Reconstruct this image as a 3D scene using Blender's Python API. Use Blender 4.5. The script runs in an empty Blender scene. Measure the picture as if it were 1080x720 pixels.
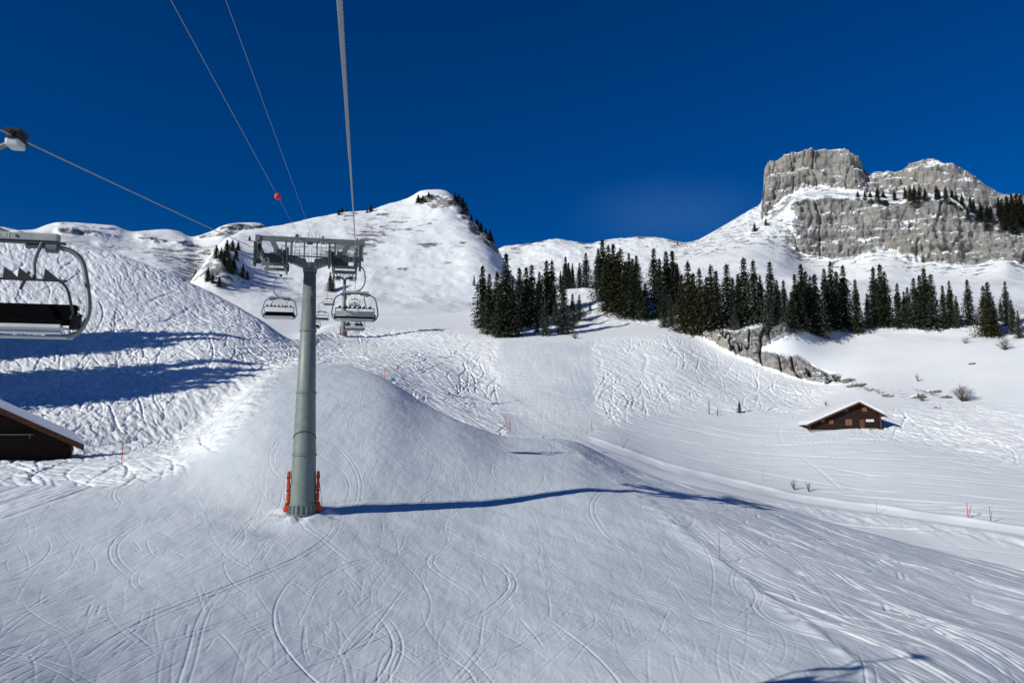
import bpy, bmesh, math, random
import numpy as np
from mathutils import Vector, Matrix

random.seed(7)
C = bpy.context.scene.collection
R = math.radians
PITCH = R(6.6)
CP, SP = math.cos(PITCH), math.sin(PITCH)
F = 800.0

# ------------------------------------------------------------------ camera, light, exposure
scn = bpy.context.scene
cam_d = bpy.data.cameras.new('camera')
cam_d.sensor_width = 36
cam_d.lens = 36 * F / 1080
cam_d.clip_start = 0.1
cam_d.clip_end = 20000
cam = bpy.data.objects.new('camera', cam_d)
C.objects.link(cam)
cam.location = (0, 0, 0)
cam.rotation_euler = (R(90) + PITCH, 0, 0)
scn.camera = cam

SUN_EL = R(25.5)
SUN_DIR = Vector((-0.844 * math.cos(SUN_EL), -0.536 * math.cos(SUN_EL), math.sin(SUN_EL))).normalized()  # towards the sun
sun_d = bpy.data.lights.new('sun', 'SUN')
sun_d.energy = 4.2
sun_d.angle = R(0.5)
sun_d.color = (1.0, 0.975, 0.90)
sun = bpy.data.objects.new('sun', sun_d)
C.objects.link(sun)
sun.rotation_euler = SUN_DIR.to_track_quat('Z', 'Y').to_euler()

W = bpy.data.worlds.new('World')
scn.world = W
W.use_nodes = True
wn, wl = W.node_tree.nodes, W.node_tree.links
wn.clear()
sky = wn.new('ShaderNodeTexSky')
sky.sky_type = 'NISHITA'
sky.sun_disc = False
sky.sun_elevation = SUN_EL
sky.sun_rotation = math.atan2(SUN_DIR.x, SUN_DIR.y)
sky.altitude = 2000
sky.air_density = 1.0
sky.dust_density = 0.15
sky.ozone_density = 3.0
hs = wn.new('ShaderNodeHueSaturation')
hs.inputs['Saturation'].default_value = 1.45
hs.inputs['Value'].default_value = 1.0
wl.new(sky.outputs[0], hs.inputs['Color'])
tint = wn.new('ShaderNodeMix'); tint.data_type = 'RGBA'; tint.blend_type = 'MULTIPLY'; tint.inputs[0].default_value = 1
tint.inputs[7].default_value = (0.60, 0.685, 1.02, 1)
wl.new(hs.outputs[0], tint.inputs[6])
# a faint veil of thin cloud low in the sky right of the pointed peak
wtc = wn.new('ShaderNodeTexCoord'); wmp = wn.new('ShaderNodeMapping'); wmp.vector_type = 'POINT'
_vd = Vector(((705 - 540) / F, CP - (360 - 226) / F * SP, SP + (360 - 226) / F * CP)).normalized()
wsub = wn.new('ShaderNodeVectorMath'); wsub.operation = 'SUBTRACT'; wsub.inputs[1].default_value = _vd
wl.new(wtc.outputs['Generated'], wsub.inputs[0])
wmul = wn.new('ShaderNodeVectorMath'); wmul.operation = 'MULTIPLY'; wmul.inputs[1].default_value = (6.5, 1.5, 17)
wl.new(wsub.outputs[0], wmul.inputs[0])
wlen = wn.new('ShaderNodeVectorMath'); wlen.operation = 'LENGTH'; wl.new(wmul.outputs[0], wlen.inputs[0])
wmr = wn.new('ShaderNodeMapRange'); wmr.interpolation_type = 'SMOOTHSTEP'; wl.new(wlen.outputs['Value'], wmr.inputs[0])
wmr.inputs[1].default_value = 1.0; wmr.inputs[2].default_value = 0.0; wmr.inputs[3].default_value = 0; wmr.inputs[4].default_value = 1
wns = wn.new('ShaderNodeTexNoise'); wns.inputs['Scale'].default_value = 9; wns.inputs['Detail'].default_value = 5; wl.new(wtc.outputs['Generated'], wns.inputs['Vector'])
wm2 = wn.new('ShaderNodeMath'); wm2.operation = 'MULTIPLY'; wl.new(wmr.outputs[0], wm2.inputs[0]); wl.new(wns.outputs['Fac'], wm2.inputs[1])
wm3 = wn.new('ShaderNodeMath'); wm3.operation = 'MULTIPLY'; wl.new(wm2.outputs[0], wm3.inputs[0]); wm3.inputs[1].default_value = 0.26
wmx = wn.new('ShaderNodeMix'); wmx.data_type = 'RGBA'; wl.new(wm3.outputs[0], wmx.inputs[0]); wl.new(tint.outputs[2], wmx.inputs[6]); wmx.inputs[7].default_value = (1.8, 4.2, 7.5, 1)
bg = wn.new('ShaderNodeBackground')
bg.inputs['Strength'].default_value = 0.065
wl.new(wmx.outputs[2], bg.inputs['Color'])
wo = wn.new('ShaderNodeOutputWorld')
wl.new(bg.outputs[0], wo.inputs['Surface'])

scn.view_settings.view_transform = 'Standard'
scn.view_settings.look = 'None'
scn.view_settings.gamma = 1
scn.view_settings.use_curve_mapping = False
scn.view_settings.exposure = -0.10
scn.cycles.max_bounces = 6
scn.cycles.diffuse_bounces = 3

# ------------------------------------------------------------------ helpers
def px(u, v, d):
    """world point seen at photo pixel (u, v) at horizontal distance d from the viewpoint"""
    x = (u - 540) / F
    yv = (360 - v) / F
    X, Y, Z = x, CP - yv * SP, SP + yv * CP
    k = d / math.hypot(X, Y)
    return Vector((X * k, Y * k, Z * k))

def proj(P):
    x, y, z = P[0], P[1], P[2]
    dep = y * CP + z * SP
    up = -y * SP + z * CP
    return 540 + F * x / dep, 360 - F * up / dep

rng = np.random.RandomState(11)
_T = rng.rand(256, 256)
_T3 = rng.rand(64, 64, 64)

def vnoise2(x, y, seed=0):
    x = x + seed * 17.3; y = y + seed * 9.7
    xi = np.floor(x).astype(int); yi = np.floor(y).astype(int)
    fx = x - xi; fy = y - yi
    fx = fx * fx * (3 - 2 * fx); fy = fy * fy * (3 - 2 * fy)
    a = _T[xi & 255, yi & 255]; b = _T[(xi + 1) & 255, yi & 255]
    c = _T[xi & 255, (yi + 1) & 255]; d = _T[(xi + 1) & 255, (yi + 1) & 255]
    return (a * (1 - fx) + b * fx) * (1 - fy) + (c * (1 - fx) + d * fx) * fy

def fbm2(x, y, oct=4, seed=0, gain=0.5):
    s = 0; a = 1; t = 0
    for i in range(oct):
        s = s + a * (vnoise2(x, y, seed + i) * 2 - 1); t += a
        a *= gain; x = x * 2.03; y = y * 2.03
    return s / t

def vnoise3(x, y, z, seed=0):
    x = x + seed * 7.3; y = y + seed * 5.1; z = z + seed * 3.7
    xi = np.floor(x).astype(int); yi = np.floor(y).astype(int); zi = np.floor(z).astype(int)
    fx = x - xi; fy = y - yi; fz = z - zi
    fx = fx * fx * (3 - 2 * fx); fy = fy * fy * (3 - 2 * fy); fz = fz * fz * (3 - 2 * fz)
    r = 0
    for i in (0, 1):
        for j in (0, 1):
            for k in (0, 1):
                w = (fx if i else 1 - fx) * (fy if j else 1 - fy) * (fz if k else 1 - fz)
                r = r + w * _T3[(xi + i) & 63, (yi + j) & 63, (zi + k) & 63]
    return r

def fbm3(x, y, z, oct=4, seed=0, gain=0.5):
    s = 0; a = 1; t = 0
    for i in range(oct):
        s = s + a * (vnoise3(x, y, z, seed + i) * 2 - 1); t += a
        a *= gain; x = x * 2.03; y = y * 2.03; z = z * 2.03
    return s / t

def sstep(a, b, x):
    t = np.clip((x - a) / (b - a), 0, 1)
    return t * t * (3 - 2 * t)

def pchip_slopes(X, Y):
    """X, Y: (K, N).  monotone cubic slopes along axis 0"""
    h = np.diff(X, axis=0); dl = np.diff(Y, axis=0) / h
    m = np.zeros_like(Y)
    w1 = 2 * h[1:] + h[:-1]; w2 = h[1:] + 2 * h[:-1]
    same = dl[:-1] * dl[1:] > 0
    with np.errstate(divide='ignore', invalid='ignore'):
        hm = (w1 + w2) / (w1 / dl[:-1] + w2 / dl[1:])
    m[1:-1] = np.where(same, hm, 0)
    m[0] = dl[0]; m[-1] = dl[-1]
    return m

def hermite(x0, x1, y0, y1, m0, m1, x):
    h = x1 - x0; t = (x - x0) / h
    return (y0 * (1 + 2 * t) * (1 - t) ** 2 + m0 * h * t * (1 - t) ** 2
            + y1 * t * t * (3 - 2 * t) + m1 * h * t * t * (t - 1))

def interp_u(pts, k, us, smooth=True):
    X = np.array([p[0] for p in pts], float); Y = np.array([p[k] for p in pts], float)
    if not smooth or len(pts) < 3:
        return np.interp(us, X, Y)
    m = pchip_slopes(X[:, None], Y[:, None])[:, 0]
    i = np.clip(np.searchsorted(X, us) - 1, 0, len(X) - 2)
    r = hermite(X[i], X[i + 1], Y[i], Y[i + 1], m[i], m[i + 1], us)
    return np.where(us < X[0], Y[0], np.where(us > X[-1], Y[-1], r))

def gsm(a, sig):
    k = np.arange(-int(3 * sig), int(3 * sig) + 1); w = np.exp(-.5 * (k / sig) ** 2); w /= w.sum()
    n = len(k) // 2
    return np.convolve(np.pad(a, n, mode='edge'), w, 'valid')

def curve_cols(pts, us, smooth=True, sv=0, sd=0):
    v = interp_u(pts, 1, us, smooth); d = interp_u(pts, 2, us, smooth)
    q = 1.0 / (us[1] - us[0])
    if sv: v = gsm(v, sv * q)
    if sd: d = gsm(d, sd * q)
    x = (us - 540) / F; yv = (360 - v) / F
    X, Y, Z = x, CP - yv * SP, SP + yv * CP
    h = np.hypot(X, Y)
    return np.arctan2(X, Y), d, Z / h * d

def loft_rows(PHI, D, Z, nrows, linear=None):
    """knots (K, N) -> dense rows; geometric spacing in distance; returns X, Y, Z (M, N) and the knot position of each row"""
    m = pchip_slopes(D, Z)
    K = D.shape[0]; rp, rd, rz, rk = [], [], [], []
    for k in range(K - 1):
        n = nrows[k]
        ts = np.arange(n) / n
        if k == K - 2: ts = np.append(ts, 1.0)
        for t in ts:
            d = D[k] * (D[k + 1] / D[k]) ** t
            if linear and k in linear:
                z = Z[k] + (Z[k + 1] - Z[k]) * t
            else:
                z = hermite(D[k], D[k + 1], Z[k], Z[k + 1], m[k], m[k + 1], d)
            rp.append(PHI[k] * (1 - t) + PHI[k + 1] * t); rd.append(d); rz.append(z); rk.append(k + t)
    P = np.array(rp); d = np.array(rd)
    return d * np.sin(P), d * np.cos(P), np.array(rz), np.array(rk)

def grid_mesh(name, X, Y, Z, wrap=False, attrs=None, mat=None, kind='structure', rows=None):
    M, N = X.shape
    co = np.stack([X, Y, Z], -1).reshape(-1, 3).astype(np.float32)
    r = np.arange(M - 1)[:, None]; c = np.arange(N if wrap else N - 1)[None, :]
    c2 = (c + 1) % N
    q = np.stack([r * N + c, r * N + c2, (r + 1) * N + c2, (r + 1) * N + c], -1).reshape(-1, 4).astype(np.int32)
    me = bpy.data.meshes.new(name)
    me.vertices.add(len(co)); me.vertices.foreach_set('co', co.ravel())
    me.loops.add(q.size); me.loops.foreach_set('vertex_index', q.ravel())
    me.polygons.add(len(q)); me.polygons.foreach_set('loop_start', np.arange(0, q.size, 4, dtype=np.int32))
    me.polygons.foreach_set('use_smooth', np.ones(len(q), bool))
    me.update(calc_edges=True)
    # faces wind (row, col, col+1, row+1); make the normals look up
    if me.polygons[len(q) // 2].normal.z < 0:
        me.flip_normals()
    for k, a in (attrs or {}).items():
        at = me.attributes.new(k, 'FLOAT', 'POINT'); at.data.foreach_set('value', a.reshape(-1).astype(np.float32))
    o = bpy.data.objects.new(name, me); C.objects.link(o)
    if mat: me.materials.append(mat)
    o['kind'] = kind
    return o

# ------------------------------------------------------------------ materials
def new_mat(name):
    m = bpy.data.materials.new(name); m.use_nodes = True
    return m, m.node_tree.nodes, m.node_tree.links, m.node_tree.nodes['Principled BSDF']

def simple(name, col, rough=0.6, metal=0.0, var=0.12, scale=6.0, spec=0.4, bump=0.0):
    m, n, l, b = new_mat(name)
    tc = n.new('ShaderNodeTexCoord'); nz = n.new('ShaderNodeTexNoise')
    nz.inputs['Scale'].default_value = scale; nz.inputs['Detail'].default_value = 6
    l.new(tc.outputs['Object'], nz.inputs['Vector'])
    mr = n.new('ShaderNodeMapRange'); l.new(nz.outputs['Fac'], mr.inputs[0])
    mr.inputs[1].default_value = 0.25; mr.inputs[2].default_value = 0.75
    mr.inputs[3].default_value = 1 - var * 2; mr.inputs[4].default_value = 1 + var
    mx = n.new('ShaderNodeMix'); mx.data_type = 'RGBA'; mx.blend_type = 'MULTIPLY'; mx.inputs[0].default_value = 1
    mx.inputs[6].default_value = (*col, 1); l.new(mr.outputs[0], mx.inputs[7]); l.new(mx.outputs[2], b.inputs['Base Color'])
    b.inputs['Roughness'].default_value = rough; b.inputs['Metallic'].default_value = metal
    b.inputs['Specular IOR Level'].default_value = spec
    if bump:
        bp = n.new('ShaderNodeBump'); bp.inputs['Strength'].default_value = bump; bp.inputs['Distance'].default_value = 0.05
        l.new(nz.outputs['Fac'], bp.inputs['Height']); l.new(bp.outputs[0], b.inputs['Normal'])
    return m

def snow_rock(name, detail=1.0, rock_scale=0.08, fine=1.0, snow_on_rock=0.35):
    m, n, l, b = new_mat(name)
    tc = n.new('ShaderNodeTexCoord')
    def noise(scale, det=6, rough=0.55, vec=None, sc=None):
        t = n.new('ShaderNodeTexNoise'); t.inputs['Scale'].default_value = scale
        t.inputs['Detail'].default_value = det; t.inputs['Roughness'].default_value = rough
        if sc:
            mp = n.new('ShaderNodeMapping'); mp.inputs['Scale'].default_value = sc
            l.new(tc.outputs['Object'], mp.inputs[0]); l.new(mp.outputs[0], t.inputs['Vector'])
        else:
            l.new(tc.outputs['Object'], t.inputs['Vector'])
        return t.outputs['Fac']
    def math_(op, a, bb=None, clamp=False):
        t = n.new('ShaderNodeMath'); t.operation = op; t.use_clamp = clamp
        for i, v in enumerate((a, bb)):
            if v is None: continue
            if isinstance(v, (int, float)): t.inputs[i].default_value = v
            else: l.new(v, t.inputs[i])
        return t.outputs[0]
    def mrange(f, a, b_, c, d):
        t = n.new('ShaderNodeMapRange'); l.new(f, t.inputs[0])
        for i, v in enumerate((a, b_, c, d)): t.inputs[i + 1].default_value = v
        return t.outputs[0]
    def mixc(f, a, c):
        t = n.new('ShaderNodeMix'); t.data_type = 'RGBA'
        if isinstance(f, float): t.inputs[0].default_value = f
        else: l.new(f, t.inputs[0])
        for i, v in ((6, a), (7, c)):
            if isinstance(v, tuple): t.inputs[i].default_value = (*v, 1)
            else: l.new(v, t.inputs[i])
        return t.outputs[2]
    # snow
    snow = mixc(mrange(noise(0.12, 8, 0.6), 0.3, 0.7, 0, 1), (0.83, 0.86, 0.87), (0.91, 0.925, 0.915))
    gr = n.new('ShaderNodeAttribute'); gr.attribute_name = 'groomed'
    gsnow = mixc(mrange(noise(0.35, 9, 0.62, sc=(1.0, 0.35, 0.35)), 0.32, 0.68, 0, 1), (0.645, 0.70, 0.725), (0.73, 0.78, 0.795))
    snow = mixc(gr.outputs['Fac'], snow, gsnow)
    # rock: vertical streaks x strata x blotches
    st = noise(1.0, 8, 0.65, sc=(rock_scale, rock_scale, rock_scale * 3.2))
    vs = noise(1.0, 8, 0.7, sc=(rock_scale * 3.5, rock_scale * 3.5, rock_scale * 0.7))
    bl = noise(rock_scale * 0.35, 5, 0.5)
    rock = mixc(mrange(st, 0.3, 0.7, 0, 1), (0.23, 0.228, 0.22), (0.50, 0.485, 0.455))
    rock = mixc(mrange(vs, 0.35, 0.5, 0.75, 0), rock, (0.13, 0.125, 0.12))
    fcr = noise(1.0, 10, 0.75, sc=(rock_scale * 9, rock_scale * 9, rock_scale * 14))
    rock = mixc(mrange(fcr, 0.36, 0.48, 0.6, 0), rock, (0.09, 0.088, 0.082))
    rock = mixc(mrange(bl, 0.5, 0.7, 0, 0.6), rock, (0.47, 0.42, 0.33))
    at = n.new('ShaderNodeAttribute'); at.attribute_name = 'rock'
    geo = n.new('ShaderNodeNewGeometry'); sep = n.new('ShaderNodeSeparateXYZ'); l.new(geo.outputs['Normal'], sep.inputs[0])
    fr = noise(rock_scale * 2.2, 9, 0.7)
    ledge = math_('ADD', mrange(sep.outputs['Z'], 0.45, 0.8, 0, 1), mrange(fr, 0.45, 0.75, -0.5, 0.75))
    sn = mrange(ledge, 0.5 + (0.5 - snow_on_rock), 0.62 + (0.5 - snow_on_rock), 0, 1)
    edge = math_('ADD', at.outputs['Fac'], mrange(fr, 0.3, 0.7, -0.4, 0.4))
    rk = mrange(edge, 0.48, 0.56, 0, 1)
    rk = math_('MULTIPLY', rk, math_('SUBTRACT', 1.0, sn), True)
    # loose bits of scrub and stones through thin snow; also a gully's painted shade
    sc = n.new('ShaderNodeAttribute'); sc.attribute_name = 'scrub'
    sp = noise(1.0, 10, 0.72, sc=(rock_scale * 2.2, rock_scale * 2.2, rock_scale * 7))
    bits = mrange(math_('ADD', sp, math_('MULTIPLY', sc.outputs['Fac'], 0.22)), 0.665, 0.70, 0, 0.85)
    bits = math_('MULTIPLY', bits, mrange(sc.outputs['Fac'], 0.02, 0.1, 0, 1), True)
    col = mixc(bits, snow, (0.12, 0.112, 0.10))
    col = mixc(rk, col, rock)
    l.new(col, b.inputs['Base Color'])
    b.inputs['Roughness'].default_value = 0.7
    b.inputs['Specular IOR Level'].default_value = 0.2
    bp = n.new('ShaderNodeBump'); bp.inputs['Strength'].default_value = 0.5 * detail
    bp.inputs['Distance'].default_value = 0.06 * fine
    if fine < 1:
        hgt = math_('ADD', noise(4.5, 10, 0.75), math_('MULTIPLY', noise(1.0, 6, 0.7, sc=(14, 1.6, 3)), 0.7))
    else:
        hgt = noise(2.2 / fine, 10, 0.68)
    l.new(hgt, bp.inputs['Height'])
    bp2 = n.new('ShaderNodeBump'); bp2.inputs['Distance'].default_value = 0.16 / rock_scale
    l.new(math_('ADD', math_('ADD', vs, st), math_('MULTIPLY', fcr, 0.6)), bp2.inputs['Height']); l.new(rk, bp2.inputs['Strength'])
    l.new(bp.outputs[0], bp2.inputs['Normal'])
    l.new(bp2.outputs[0], b.inputs['Normal'])
    return m

M = {}
M['piste'] = snow_rock('snow_piste', detail=0.9, rock_scale=0.28, fine=0.6, snow_on_rock=0.25)
M['mountain'] = snow_rock('snow_mountain', detail=0.8, rock_scale=0.035, fine=12.0, snow_on_rock=0.42)
M['cliff'] = snow_rock('snow_cliff', detail=0.8, rock_scale=0.05, fine=12.0, snow_on_rock=0.50)
M['far'] = snow_rock('snow_far', detail=0.8, rock_scale=0.02, fine=16.0, snow_on_rock=0.40)
M['galv'] = simple('galvanised_steel', (0.21, 0.235, 0.225), 0.45, 0.35, 0.12, 3.0)
M['mast'] = simple('mast_paint', (0.20, 0.235, 0.215), 0.5, 0.1, 0.10, 2.0)
M['galv_l'] = simple('weathered_galvanised_beam', (0.40, 0.42, 0.41), 0.55, 0.2, 0.14, 6)
M['darksteel'] = simple('dark_steel', (0.07, 0.08, 0.08), 0.5, 0.4)
M['rubber'] = simple('black_rubber', (0.018, 0.018, 0.02), 0.7)
M['cushion'] = simple('black_cushion', (0.004, 0.004, 0.005), 1.0, spec=0.05)
M['alu'] = simple('aluminium_slats', (0.62, 0.63, 0.62), 0.45, 0.1, 0.06, 4)
M['rope'] = simple('wire_rope', (0.30, 0.31, 0.32), 0.45, 0.3, 0.08, 20)
M['orange'] = simple('orange_padding', (0.72, 0.075, 0.02), 0.7, 0, 0.15, 4, bump=0.3)
M['red'] = simple('red_plastic', (0.72, 0.05, 0.03), 0.5)
M['wood'] = simple('old_brown_wood', (0.030, 0.0145, 0.009), 0.85, 0, 0.35, 3.0, bump=0.4)
M['fascia'] = simple('red_brown_wood', (0.15, 0.052, 0.025), 0.8, 0, 0.3, 3.0, bump=0.3)
M['shutter'] = simple('tan_shutter', (0.22, 0.10, 0.055), 0.8)
M['glass'] = simple('window_glass', (0.05, 0.06, 0.07), 0.15)
M['stone'] = simple('foundation_stone', (0.30, 0.29, 0.27), 0.9)
M['white'] = simple('white_paint', (0.75, 0.75, 0.72), 0.6)
M['roofsnow'] = simple('roof_snow', (0.86, 0.87, 0.89), 0.7, 0, 0.03, 3.0, bump=0.4)
M['bark'] = simple('spruce_bark', (0.07, 0.052, 0.04), 0.9)
M['needle'] = simple('spruce_needles', (0.066, 0.085, 0.042), 0.85, 0, 0.45, 1.3, spec=0.15)
M['needle_b'] = simple('spruce_needles_brownish', (0.098, 0.088, 0.038), 0.85, 0, 0.4, 1.3, spec=0.15)
M['treesnow'] = simple('snow_on_boughs', (0.78, 0.80, 0.83), 0.8, 0, 0.05)
M['twig'] = simple('bare_twigs', (0.11, 0.085, 0.07), 0.9)
M['jacket_a'] = simple('dark_blue_fabric', (0.02, 0.035, 0.08), 0.8)
M['jacket_b'] = simple('black_fabric', (0.02, 0.02, 0.022), 0.8)
M['helmet'] = simple('helmet_shell', (0.05, 0.05, 0.06), 0.3)
M['skin'] = simple('skin', (0.5, 0.3, 0.22), 0.6)
M['blackink'] = simple('black_lettering', (0.02, 0.02, 0.02), 0.6)

# ------------------------------------------------------------------ the ground: one sheet round the viewpoint
A = [
    [(-80,720,28.5),(0,720,28.2),(270,720,28),(540,720,28),(800,720,27.4),(940,720,29.5),(1080,720,35.5),(1160,720,41)],
    [(-80,620,46),(0,620,45),(270,620,40.5),(540,620,41),(700,620,43),(860,620,47),(1000,625,54),(1160,640,58)],
    [(-80,535,72),(0,535,70),(180,535,63),(319,540,57),(450,535,60),(600,530,64),(720,540,64),(860,575,60),(1000,600,62),(1080,618,62),(1160,635,62)],
    [(-80,492,92),(0,491,91),(60,490,91),(128,486,88),(180,479,86),(210,467,86),(240,444,89),(265,414,99),(285,394,110),(310,385,119),(350,382,122),(400,394,110),(450,425,99),(500,447,92),(545,460,92),(600,462,97),(640,479,98),(700,503,94),(780,521,90),(900,557,84),(1080,601,78),(1160,622,76)],
    [(-80,482,106),(60,480,108),(180,468,124),(235,440,134),(262,412,142),(285,398,150),(310,394,152),(350,400,152),(400,412,145),(450,440,140),(500,462,132),(545,474,125),(575,472,122),(600,476,120),(640,492,115),(700,517,110),(780,537,105),(900,574,98),(1080,624,90),(1160,645,88)],
    [(-80,425,150),(0,425,150),(120,420,150),(220,405,152),(285,386,168),(330,381,175),(350,382,180),(400,392,172),(450,420,160),(500,442,150),(545,456,145),(575,458,142),(620,463,140),(700,492,132),(850,527,122),(1080,562,112),(1160,575,110)],
    [(-80,370,185),(0,368,185),(120,360,185),(220,352,190),(300,370,190),(330,374,200),(400,372,215),(450,385,200),(525,415,185),(575,412,182),(625,415,182),(700,425,185),(800,440,180),(900,450,168),(1000,470,158),(1080,490,150),(1160,500,148)],
    [(-80,300,225),(0,298,225),(60,300,225),(120,308,222),(170,318,220),(230,335,215),(280,352,208),(312,366,208),(340,360,235),(400,358,250),(525,360,232),(575,360,230),(625,360,230),(700,352,240),(740,362,238),(775,377,232),(800,388,229),(870,405,222),(900,405,215),(1000,415,205),(1080,425,195),(1160,430,190)],
    [(-80,258,275),(0,252,270),(60,256,265),(120,266,258),(170,285,250),(230,312,240),(280,341,228),(312,361,220),(340,351,250),(400,349,262),(500,346,265),(525,350,255),(600,345,262),(700,342,262),(740,345,247),(775,346,240),(800,346,237),(830,341,238),(860,350,248),(900,350,265),(1000,350,260),(1080,358,250),(1160,360,245)],
    [(-80,268,330),(0,262,320),(60,266,310),(120,276,300),(170,295,290),(230,322,280),(280,350,265),(312,366,250),(340,342,285),(400,341,300),(500,336,300),(560,325,300),(600,303,320),(640,305,325),(700,310,320),(740,318,310),(800,322,305),(860,325,310),(900,322,320),(1000,325,310),(1080,330,300),(1160,330,300)],
    [(-80,300,450),(170,320,420),(312,355,400),(400,337,380),(500,332,380),(600,310,400),(700,318,400),(860,325,400),(1160,325,400)],
]
us = np.arange(-80, 1160.1, 0.8)
SV = [30, 30, 26, 6, 12, 12, 22, 9, 5, 16, 24]
SD = [40, 40, 34, 12, 26, 26, 30, 14, 12, 26, 30]
PH, DD, ZZ = [], [], []
n_out = 90
for k, pts in enumerate(A):
    ph, d, z = curve_cols(pts, us, True, SV[k], SD[k])
    pL, pR = ph[0], ph[-1]
    t = (np.arange(n_out) + 1) / (n_out + 1)
    po = pR + (2 * math.pi - (pR - pL)) * t
    w = sstep(0, 1, t)
    do = d[-1] * (1 - w) + d[0] * w
    # away from the view the hillside simply keeps falling to the south of the viewpoint
    zp = -11 + 0.13 * do * np.cos(po) - 0.0 * do
    edge_z = np.where(t < 0.5, z[-1], z[0])
    ang = np.where(t < 0.5, po - pR, 2 * math.pi + pL - po)
    b = 1 - sstep(0.1, 1.2, ang)
    zo = edge_z * b + zp * (1 - b)
    PH.append(np.append(ph, po)); DD.append(np.append(d, do)); ZZ.append(np.append(z, zo))
ph0 = PH[0]
def const_row(d, zf):
    dd = np.full_like(ph0, d)
    return ph0, dd, zf(dd)
for d, zf in ((13.0, lambda q: -10.4 + 0 * q), (1.5, lambda q: -11.2 + 0 * q)):
    a, b_, c = const_row(d, zf); PH.insert(0, a); DD.insert(0, b_); ZZ.insert(0, c)
for d, zz in ((1500.0, -20.0), (7000.0, -60.0)):
    PH.append(PH[-1].copy()); DD.append(np.full_like(ph0, d)); ZZ.append(np.full_like(ph0, zz))
PH, DD, ZZ = map(np.array, (PH, DD, ZZ))
#      1.5>13 13>A1 A1>A2 A2>A3 A3>A4 A4>A5 A5>A6 A6>A7 A7>A8 A8>A9 A9>A10 A10>A11 >1500 >7000
nrows = [8, 24, 290, 250, 320, 44, 70, 110, 110, 110, 50, 16, 10, 4]
GX, GY, GZ, GK = loft_rows(PH, DD, ZZ, nrows)
_, _, GZl, _ = loft_rows(PH, DD, ZZ, nrows, linear={4, 5})
GZl = np.stack([gsm(GZl[:, j], 14) for j in range(GZl.shape[1])], 1)
_w = (sstep(1.6, 2.2, GK - 2) * (1 - sstep(3.8, 4.3, GK - 2)))[:, None]
GZ = GZ * (1 - .65 * _w) + GZl * .65 * _w
KOFF = 2   # index of curve A[0] among the knots
nin = len(us)
sm = np.array([gsm(GZ[i, :nin], 9.0) for i in range(GZ.shape[0])])
keep = np.clip(1 - sstep(7.6, 8.0, GK - KOFF) , 0, 1)[:, None]
wcol = (sstep(0, 40, np.arange(nin)) * (1 - sstep(nin - 40, nin, np.arange(nin))))[None, :]
GZ[:, :nin] += (sm - GZ[:, :nin]) * keep * wcol
base_Z = GZ.copy()
# base pixel coordinates (only meaningful in front of the viewpoint)
dep = GY * CP + GZ * SP
with np.errstate(divide='ignore', invalid='ignore'):
    GU = np.where(dep > 1, 540 + F * GX / dep, -9999.0)
    GV = np.where(dep > 1, 360 - F * (-GY * SP + GZ * CP) / dep, 9999.0)
GKK = np.repeat(GK[:, None], GX.shape[1], 1) - KOFF

def poly_mask(poly, k0, k1, soft):
    """soft membership of the ground vertices in a region outlined on the slope (rows k0..k1 of the sheet)"""
    P = np.array(poly, float)
    sel = (GKK >= k0) & (GKK <= k1) & (GU > P[:, 0].min() - soft) & (GU < P[:, 0].max() + soft) & (GV > P[:, 1].min() - soft) & (GV < P[:, 1].max() + soft)
    out = np.zeros_like(GU)
    x = GU[sel]; y = GV[sel]
    inside = np.zeros(x.shape, bool); dist = np.full(x.shape, 1e9)
    for i in range(len(P)):
        (x0, y0), (x1, y1) = P[i], P[(i + 1) % len(P)]
        if y0 != y1:
            c = ((y0 > y) != (y1 > y)) & (x < (x1 - x0) * (y - y0) / (y1 - y0) + x0)
            inside ^= c
        dx, dy = x1 - x0, y1 - y0
        t = np.clip(((x - x0) * dx + (y - y0) * dy) / (dx * dx + dy * dy + 1e-9), 0, 1)
        dist = np.minimum(dist, np.hypot(x - x0 - t * dx, y - y0 - t * dy))
    sd = np.where(inside, dist, -dist)
    out[sel] = sstep(-soft, soft, sd)
    return out

# --- tracks pressed into the snow: raster of grooves with raised rims, laid out on the ground plan
def conv_dog(imp, s1, s2, k):
    fy = np.fft.fftfreq(imp.shape[0])[:, None]; fx = np.fft.rfftfreq(imp.shape[1])[None, :]
    r2 = (fx ** 2 + fy ** 2) * 2 * math.pi ** 2
    H = np.exp(-r2 * s1 * s1) - k * np.exp(-r2 * s2 * s2)
    return np.fft.irfft2(np.fft.rfft2(imp) * H, imp.shape)

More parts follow.
